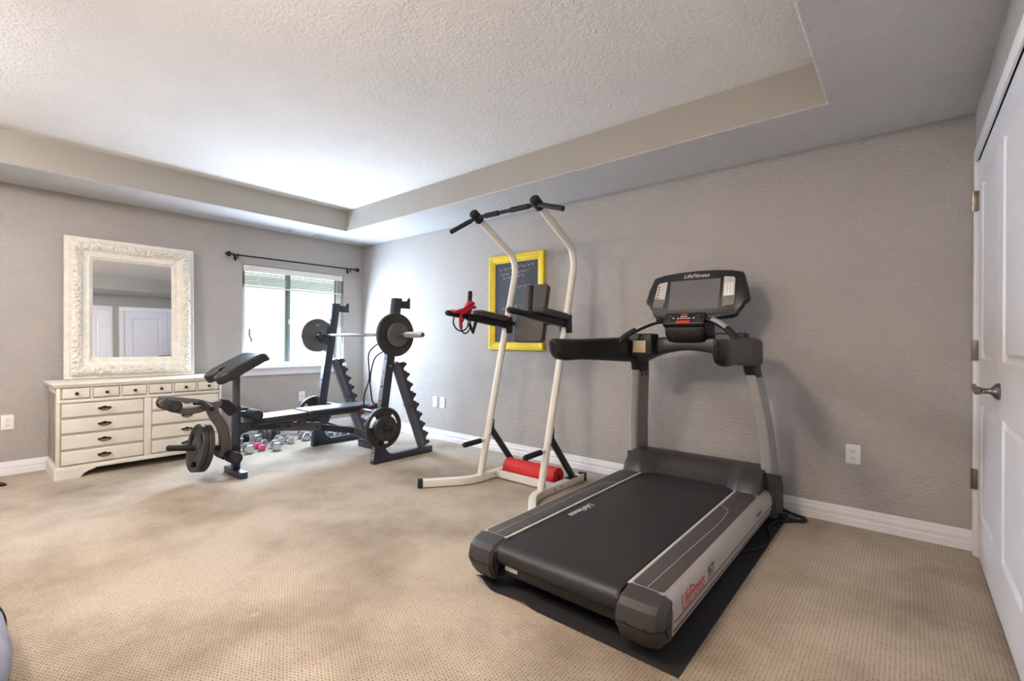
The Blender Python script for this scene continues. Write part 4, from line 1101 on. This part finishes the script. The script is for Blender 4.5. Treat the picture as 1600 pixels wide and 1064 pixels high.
# side rails
for s_ in (-1, 1):
    prof = [(0.292, 0.150), (0.292, ZD-0.003), (0.297, ZD), (0.425, ZD), (0.440, ZD-0.005), (0.452, ZD-0.016), (0.462, ZD-0.040), (0.4655, 0.142), (0.4645, 0.129), (0.4615, 0.127), (0.4635, 0.124), (0.461, 0.098), (0.458, 0.094), (0.459, 0.090), (0.452, 0.066), (0.440, 0.047), (0.422, 0.040), (0.414, 0.046), (0.420, 0.052), (0.432, 0.060), (0.440, 0.085), (0.444, 0.15), (0.430, 0.19), (0.33, 0.195), (0.31, 0.15)]
    rings = [[(C+s_*a, y, z) for a, z in prof] for y in (YR, -1.2, -0.6, YF)]
    sh = part('side_rail', MB().loft(rings), 'tm_silver', tm, ang=30)
    for a, z in ((0.4650, 0.1285), (0.4600, 0.0940)):
        part('groove', MB().tube([(C+s_*a, YR+0.01, z), (C+s_*a, YF-0.02, z)], 0.0016, 6), 'tm_black', sh)
    # inset step pad with rounded ends
    outl = []
    x0, x1 = 0.306, 0.424
    y0, y1 = YR+0.012, -0.475
    for k in range(5): t = math.radians(180+90*k/4); outl.append((x0+0.015+0.015*math.cos(t), y0+0.015+0.015*math.sin(t)))
    for k in range(5): t = math.radians(270+90*k/4); outl.append((x1-0.015+0.015*math.cos(t), y0+0.015+0.015*math.sin(t)))
    for k in range(7): t = math.radians(90*k/6); outl.append((x1-0.085+0.085*math.cos(t), y1-0.085+0.085*math.sin(t)))
    outl.append((x0, y1))
    mb = MB().prism([(C+s_*a, b_, ZD-0.002) for a, b_ in outl], (0, 0, 0.0045), 0.001)
    pd = part('step_pad', mb, 'tm_pad', sh, 'dark grey step pad')
    pts = fillet([(C+s_*0.365, YR+0.014, ZD+0.0028), (C+s_*0.380, -1.05, ZD+0.0028), (C+s_*0.365, -0.86, ZD+0.0028), (C+s_*0.308, -0.80, ZD+0.0028)], 0.12, 8)
    part('pad_line', MB().tube(pts, 0.0011, 5), 'tm_strip', pd)
    part('edge_strip', MB().box(C+s_*0.2925, C+s_*0.3045, YR, -0.46, ZD-0.004, ZD+0.0012), 'tm_strip', sh, 'pale strip along the belt')
    # rear end cap: upper and lower shells
    xa, xb = (0.293, 0.458)
    def cap_ring(dx_in, dx_out, yz):
        return [(C+s_*d_, y, z) for d_ in (dx_in,) for y, z in yz]
    upper = [(YR+0.004, ZD+0.0015), (-1.955, ZD-0.014), (-1.978, ZD-0.032), (-1.990, 0.135), (-1.990, 0.126), (YR+0.004, 0.126)]
    lower = [(YR+0.004, 0.123), (-1.990, 0.123), (-1.986, 0.105), (-1.965, 0.066), (-1.945, 0.046), (YR+0.03, 0.046)]
    def cap(sec, nm):
        rings = []
        cy = sum(p[0] for p in sec)/len(sec); cz = sum(p[1] for p in sec)/len(sec)
        for d_, k, dy in ((xa, 0.97, 0.012), (xa+0.012, 1.0, 0.0), (0.40, 1.0, 0.0), (0.435, 0.985, 0.012), (xb, 0.93, 0.045)):
            rings.append([(C+s_*d_, min(YR+0.004, max(y+ (dy if y < YR-0.02 else 0), -2)), (z if z < 0.15 else z-(1-k)*0.20) if nm == 'upper' else (z if z > 0.11 else z+(1-k)*0.35)) for y, z in sec])
        return MB().loft(rings)
    ec = part('end_cap', cap(upper, 'upper'), 'tm_dark', tm, ang=25)
    part('lower_cap', cap(lower, 'lower'), 'tm_dark', ec, ang=25)
    for d_ in (0.335, 0.405):
        part('screw_hole', MB().lathe((C+s_*d_, -1.9885, 0.1285), (0, -1, 0), [(0, 0), (0.006, 0), (0.006, 0.003), (0, 0.003)], 8), 'tm_black', ec)
    part('roller_guard', MB().prism([(C+s_*0.281, y, z) for y, z in ((-1.86, ZD+0.001), (-1.93, ZD-0.006), (-1.962, ZD-0.03), (-1.968, 0.14), (-1.955, 0.085), (-1.86, 0.085))], (s_*0.011, 0, 0)), 'tm_black', tm)
part('side_lettering', text_mesh('LifeFitness', 0.058, 0.0006, frame_mtx((C+0.4640, -1.685, 0.160), (0, 1, 0), (-0.06, 0, 1)) @ Matrix.Diagonal((1, 1.35, 1, 1)), shear=0.18), 'text_red', tm, 'red slanted side lettering')
part('side_lettering', text_mesh('95T', 0.05, 0.0006, frame_mtx((C+0.4645, -1.485, 0.160), (0, 1, 0), (-0.06, 0, 1)) @ Matrix.Diagonal((1, 1.25, 1, 1)), shear=0.3), 'text_dark', tm, 'grey model lettering')
part('side_lettering', text_mesh('FlexDeck', 0.026, 0.0006, frame_mtx((C+0.4648, -0.66, 0.166), (0, 1, 0), (-0.06, 0, 1)), shear=0.3), 'text_dark', tm, 'small grey side lettering')

# motor hood: scooped front, raised ends
def hood():
    mb = MB(); rings = []
    xs = [-0.425, -0.420, -0.36, -0.315, -0.295, -0.270, -0.23, -0.15, 0, 0.15, 0.23, 0.270, 0.295, 0.315, 0.36, 0.420, 0.425]
    for x in xs:
        a = abs(x)
        t = min(1, max(0, (a-0.22)/0.10)); t = t*t*(3-2*t)          # 0 in the scoop, 1 at the ends
        e = 0.006 if a > 0.422 else 0.0
        yf = -0.415-0.085*t-0.02*(a/0.3)**2*(1-t); zf = 0.200
        if t < 0.5: mid = [(yf+0.035, 0.222), (yf+0.075, 0.262), (-0.305, 0.318), (-0.285, 0.328)]
        else: mid = [(yf+0.045, 0.262), (yf+0.09, 0.298), (-0.335, 0.326), (-0.30, 0.334)]
        A = [(yf+0.035, 0.222), (yf+0.075, 0.262), (-0.305, 0.318), (-0.285, 0.328)]
        B = [(yf+0.030, 0.262), (yf+0.075, 0.298), (-0.345, 0.326), (-0.30, 0.334)]
        mid = [(p[0]*(1-t)+q[0]*t, p[1]*(1-t)+q[1]*t) for p, q in zip(A, B)]
        sec = [(yf, zf)]+mid+[(-0.20, 0.330), (-0.11, 0.305), (-0.075, 0.24), (-0.07, 0.07), (-0.30, 0.07), (yf+0.01, 0.19)]
        rings.append([(C+x, y, z-e) for y, z in sec])
    return mb.loft(rings)
part('motor_hood', hood(), 'tm_hood', tm, ang=32)

# uprights
def upr(z):
    t = (z-0.10)/0.80
    dx = 0.437-0.072*(t*0.55+t*t*0.45)+0.010*math.sin(math.pi*min(1, max(0, t)))
    y = -0.205-0.150*(0.35*t+0.65*t*t)
    return dx, y
for s_ in (-1, 1):
    rings = []
    zs = [0.10+0.80*k/12 for k in range(13)]
    for z in zs:
        dx, y = upr(z); hw_ = 0.029; hd_ = 0.110-0.022*(z-0.1)
        ring = []
        for a, b_ in rrect(hw_, hd_, 0.018, 4): ring.append((C+s_*dx+a, y+b_, z))
        rings.append(ring)
    uo = part('upright', MB().loft(rings), 'tm_silver', tm, ang=50)
    # dark inner insert
    rings = []
    for z in zs[1:]:
        dx, y = upr(z); hd_ = 0.110-0.022*(z-0.1)
        xi = C+s_*(dx-0.029)
        rings.append([(xi-s_*0.0015, y-hd_+0.018, z), (xi-s_*0.0015, y+hd_-0.012, z), (xi+s_*0.006, y+hd_-0.012, z), (xi+s_*0.006, y-hd_+0.018, z)])
    ins = part('inner_insert', MB().loft(rings), 'tm_insert', uo)
    for yy in (-0.03, 0.03):
        dx, y = upr(0.868)
        part('bolt', MB().lathe((C+s_*(dx-0.030), y+yy, 0.868), (-s_, 0, 0), [(0, -0.001), (0.010, -0.001), (0.009, 0.004), (0.004, 0.004), (0.003, 0.002), (0, 0.002)], 12), 'tm_black', ins)
    # boot at the base
    rings = []
    for z, k in ((0.045, 1.0), (0.06, 1.03), (0.20, 1.03), (0.262, 0.99), (0.285, 0.97)):
        dx, y = upr(max(z, 0.10))
        ring = []
        for a, b_ in rrect(0.042*k, 0.128*k, 0.030, 4):
            zz = z
            if z > 0.25: zz = z-0.03*(b_/0.112)-0.005
            ring.append((C+s_*(dx+0.003)+a, y+0.004+b_, zz))
        rings.append(ring)
    part('upright_boot', MB().loft(rings), 'tm_dark', tm, ang=50)
    # bracket from upright to handrail
    rings = []
    for z, hd_, oy in ((0.885, 0.086, 0.0), (0.93, 0.088, -0.005), (0.98, 0.098, -0.02), (1.04, 0.110, -0.04), (1.09, 0.105, -0.045), (1.108, 0.085, -0.05)):
        dx, y = upr(min(z, 0.93))
        rings.append([(C+s_*(dx-0.002*(z-0.88)*10)+a, y+oy+b_, z) for a, b_ in rrect(0.032, hd_, 0.020, 4)])
    part('arm_bracket', MB().loft(rings), 'tm_black', tm, ang=45)
    # side handrail
    rings = []
    for y, dx, zt, zb_ in ((-0.30, 0.368, 1.112, 0.952), (-0.45, 0.372, 1.122, 0.955), (-0.62, 0.382, 1.122, 0.962), (-0.85, 0.402, 1.115, 0.975), (-1.08, 0.424, 1.108, 0.985), (-1.22, 0.436, 1.108, 0.982), (-1.285, 0.440, 1.108, 0.992), (-1.312, 0.442, 1.104, 1.012), (-1.322, 0.4425, 1.094, 1.03)):
        hh = (zt-zb_)/2; hx = 0.034 if y > -1.29 else (0.030 if y > -1.315 else 0.022)
        rings.append([(C+s_*dx+a, y+ (0.02*(b_/hh) if y < -1.2 else 0)*-0.6, (zt+zb_)/2+b_) for a, b_ in rrect(hx, hh, min(0.024, hh*0.8), 4)])
    part('handrail', MB().loft(rings), 'tm_black', tm, ang=50)
# console cross beam: arched lower edge
def beam_sec(x):
    k = (x/0.33)
    zb_ = 1.040-0.075*k*k-0.01*k**4
    zt = 1.128-0.012*k*k
    return zb_, zt
rings = []
for k in range(25):
    x = -0.345+0.69*k/24
    zb_, zt = beam_sec(x)
    rings.append([(C+x, -0.47, zb_+0.012), (C+x, -0.478, (zb_+zt)/2), (C+x, -0.465, zt-0.012), (C+x, -0.44, zt), (C+x, -0.30, zt), (C+x, -0.285, zt-0.02), (C+x, -0.285, zb_+0.02), (C+x, -0.30, zb_), (C+x, -0.455, zb_)])
part('console_beam', MB().loft(rings), 'tm_hood', tm, ang=40)
# accessory trays with beige lining
for s_ in (-1, 1):
    xa, xb = sorted((C+s_*0.365, C+s_*0.195))
    tr = part('accessory_tray', MB().box(xa, xb, -0.56, -0.44, 1.000, 1.148, 0.012, 3), 'tm_black', tm)
    xa, xb = sorted((C+s_*0.325, C+s_*0.235))
    part('tray_lining', MB().box(xa, xb, -0.5625, -0.54, 1.022, 1.102, 0.004), 'tm_beige', tr, 'beige tray insert')
# curved heart-rate grips
for s_ in (-1, 1):
    pts = smooth_path([(C+s_*0.13, -0.50, 1.232), (C+s_*0.19, -0.54, 1.220), (C+s_*0.27, -0.60, 1.178), (C+s_*0.335, -0.66, 1.125), (C+s_*0.365, -0.69, 1.085)], 6)
    gr = part('grip_bar', MB().tube(pts, 0.0185, 14), 'tm_black', tm)
    sp_ = pts[5:14]
    part('pulse_sensor', MB().tube([p+V((0, -0.002, 0.004)) for p in sp_], 0.0176, 12), 'tm_silver', gr, 'silver pulse sensor sleeve')
# activity keypad pod
rings = []
for z, hx, y0_, y1_ in ((1.085, 0.075, -0.47, -0.30), (1.10, 0.115, -0.50, -0.30), (1.14, 0.130, -0.515, -0.30), (1.18, 0.132, -0.525, -0.32), (1.202, 0.130, -0.52, -0.36)):
    rings.append([(C+a, (y0_+y1_)/2+b_, z) for a, b_ in rrect(hx, (y1_-y0_)/2, 0.03, 4)])
part('keypad_pod', MB().loft(rings), 'tm_black', tm, ang=45)
mk_ = frame_mtx((C-0.0, -0.527, 1.245), (1, 0, 0), (0, 0.55, 0.80))
kp = part('keypad', MB().box(-0.132, 0.132, -0.048, 0.046, -0.045, 0.0, 0.014, 3).xf(mk_), 'tm_black', tm)
part('stop_button', MB().box(-0.045, 0.045, -0.041, -0.020, -0.004, 0.004, 0.006, 3).xf(mk_), 'tm_red', kp, 'red stop bar')
part('start_button', MB().box(-0.022, 0.022, 0.022, 0.036, -0.002, 0.002, 0.004).xf(mk_), 'text_red', kp, 'small red button')
for k in range(5): part('key', MB().box(-0.040+k*0.017, -0.027+k*0.017, -0.008, 0.000, -0.001, 0.0015).xf(mk_), 'tm_panel', kp)
part('key', MB().box(-0.022, 0.022, 0.008, 0.015, -0.001, 0.0015).xf(mk_), 'tm_panel', kp)
for sx in (-0.088, 0.088):
    for dy in (-0.018, 0.014):
        part('rocker_key', MB().lathe((sx, dy, 0.0), (0, 0, 1), [(0, -0.001), (0.012, -0.001), (0.011, 0.002), (0, 0.002)], 14).xf(mk_), 'tm_hood', kp)
    part('key', MB().prism([(sx*0.72-0.008, -0.006, -0.001), (sx*0.72+0.008, -0.006, -0.001), (sx*0.72, 0.008, -0.001)], (0, 0, 0.003)).xf(mk_), 'tm_panel', kp)
# screen console, tilted back
tl = math.radians(16)
mm = frame_mtx((C-0.005, -0.318, 1.405), (1, 0, 0), (0, math.sin(tl), math.cos(tl)))
half = [(0.0, 0.172), (0.12, 0.168), (0.22, 0.158), (0.278, 0.148), (0.292, 0.138), (0.318, 0.045), (0.336, -0.030), (0.330, -0.045), (0.300, -0.066), (0.285, -0.080), (0.278, -0.105), (0.268, -0.138), (0.245, -0.152), (0.12, -0.160)]
outl = half+[(0.0, -0.160)]+[(-a, b_) for a, b_ in reversed(half[1:])]
mb = MB().prism([(a, b_, -0.055) for a, b_ in reversed(outl)], (0, 0, 0.055), 0.010)
mon = part('screen_console', mb.xf(mm), 'tm_black', tm, ang=40)
mb = MB().prism([(a*0.72, b_*0.72-0.01, -0.10) for a, b_ in reversed(outl)], (0, 0, 0.05), 0.012)
part('console_back', mb.xf(mm), 'tm_black', mon)
part('screen', MB().box(-0.168, 0.158, -0.098, 0.108, -0.002, 0.0012).xf(mm), 'tm_screen', mon, 'blank grey display')
for sgn in (-1, 1):
    P = [(0.178, 0.118), (0.236, 0.112), (0.246, 0.100), (0.250, -0.045), (0.180, -0.055)] if sgn > 0 else [(0.192, 0.108), (0.246, 0.100), (0.258, 0.088), (0.276, -0.040), (0.200, -0.046)]
    mb = MB().prism([(sgn*a, b_, -0.001) for a, b_ in P], (0, 0, 0.0022))
    pn = part('side_panel', mb.xf(mm), 'tm_panel', mon, 'pale control strip beside the display')
    P2 = [(0.181, -0.020), (0.249, -0.012), (0.250, -0.075), (0.180, -0.085)] if sgn > 0 else [(0.200, -0.020), (0.273, -0.012), (0.280, -0.075), (0.206, -0.084)]
    part('lower_strip', MB().prism([(sgn*a, b_, -0.001) for a, b_ in P2], (0, 0, 0.0030)).xf(mm), 'tm_panel_grey', pn)
    if sgn < 0:
        for k in range(5): part('icon', MB().box(-0.252+k*-0.002, -0.240+k*-0.002, 0.068-k*0.019, 0.076-k*0.019, 0.001, 0.0018).xf(mm), 'tm_black', pn)
    else:
        part('socket_cover', MB().box(0.188, 0.240, -0.012, 0.072, 0.001, 0.0022, 0.001).xf(mm), 'trim_white', pn)
        for xx in (0.204, 0.222): part('socket_slot', MB().box(xx-0.001, xx+0.001, 0.0, 0.06, 0.002, 0.0028).xf(mm), 'tm_panel_grey', pn)
part('console_lettering', text_mesh('LifeFitness', 0.040, 0.0006, mm @ frame_mtx((0.0, 0.137, 0.001), (1, 0, 0), (0, 1, 0)), shear=0.3), 'text_white', mon, 'white console lettering')
mb = MB(); mb.box(C-0.11, C+0.11, -0.34, -0.25, 1.10, 1.32, 0.02, 3)
part('console_neck', mb, 'tm_black', tm)
# round emblem on the right upright
dx, y = upr(0.752)
em = MB()
xo = C+dx+0.0285
ey_, ez_ = y+0.0, 0.752
em.lathe((xo, ey_, ez_), (1, 0, 0), [(0.027, 0.0), (0.027, 0.0022), (0.031, 0.0022), (0.031, 0.0)], 24, closed=True)
for a0, a1, b0, b1 in ((-0.006, 0.02, 0.006, 0.006), (0.004, 0.004, 0.014, -0.012), (0.004, -0.010, -0.012, -0.020), (0.002, -0.008, 0.018, -0.018), (0.0, 0.012, 0.014, 0.018)):
    em.tube([(xo+0.001, ey_+a0, ez_+a1), (xo+0.001, ey_+b0, ez_+b1)], 0.0022, 5)
part('emblem', em, 'text_white', tm, 'round emblem with a running figure')
# power cord coiled by the base
pts = smooth_path([(4.86, -0.10, 0.05), (4.93, -0.06, 0.012), (4.99, -0.08, 0.012), (4.99, -0.15, 0.012), (4.93, -0.22, 0.014), (4.87, -0.30, 0.014), (4.86, -0.42, 0.014), (4.90, -0.55, 0.012), (4.90, -0.68, 0.012), (4.86, -0.80, 0.014), (4.80, -0.88, 0.014), (4.70, -0.92, 0.014)], 6)
part('power_cord', MB().tube(pts, 0.0075, 8), 'foam_black', tm, 'black power cord on the mat and carpet')
pts = smooth_path([(4.88, -0.12, 0.04), (4.95, -0.10, 0.024), (5.005, -0.11, 0.014), (4.995, -0.17, 0.016), (4.92, -0.19, 0.022), (4.86, -0.18, 0.03)], 6)
part('power_cord', MB().tube(pts, 0.0075, 8), 'foam_black', tm)

# ---------------------------------------------------------------- things cut by the left edge of the frame
bg = thing('fabric_bag', 'grey fabric bag with black strap at the lower left corner', 'bag', (3.20, -3.66, 0))
rings = []
for z, k in ((0.002, 0.86), (0.03, 0.97), (0.08, 1.0), (0.14, 0.98), (0.20, 0.90), (0.25, 0.74), (0.28, 0.5), (0.29, 0.2)):
    ring = []
    for q in range(40):
        a = 2*math.pi*q/40
        px = 0.42*math.copysign(abs(math.cos(a))**0.6, math.cos(a)); py = 0.31*math.copysign(abs(math.sin(a))**0.6, math.sin(a))
        w = 1+0.05*noise.noise(V((math.cos(a)*2.2, math.sin(a)*2.2, z*9)))
        ring.append((3.20+px*k*w, -3.661+py*k*w, z*(1+0.06*noise.noise(V((a, z*5, 3))))))
    rings.append(ring)
part('bag_body', MB().loft(rings), 'bag_fabric', bg, ang=80)
part('strap', MB().sweep(smooth_path([(3.02, -3.352, 0.06), (3.07, -3.362, 0.14), (3.10, -3.411, 0.22), (3.12, -3.521, 0.285), (3.12, -3.661, 0.305), (3.12, -3.79, 0.285)], 6), rrect(0.012, 0.004, 0.002, 2), up=(0, 1, 0.4)), 'foam_black', bg)
sh = thing('slipper', 'dark red slipper toe by the baseboard at the left edge', 'slipper', (0.36, -3.32, 0))
rings = []
for t, wv, hv in ((0.0, 0.012, 0.012), (0.01, 0.026, 0.022), (0.03, 0.038, 0.030), (0.07, 0.045, 0.040), (0.12, 0.043, 0.052), (0.20, 0.035, 0.050), (0.26, 0.032, 0.045), (0.27, 0.02, 0.03)):
    rings.append([(0.36+wv*math.cos(a), -3.215-t, max(0.0, hv*0.5+hv*0.5*math.sin(a))) for a in (2*math.pi*q/14 for q in range(14))])
part('upper', MB().loft(rings), 'dark_red', sh, ang=70)
part('sole', MB().prism([(0.36+a, -3.21-b_, 0.0) for a, b_ in ((0.03, 0.0), (0.046, 0.06), (0.044, 0.13), (0.034, 0.2), (0.032, 0.27), (-0.032, 0.27), (-0.034, 0.2), (-0.044, 0.13), (-0.046, 0.06), (-0.03, 0.0))], (0, 0, 0.008)), 'foam_black', sh)
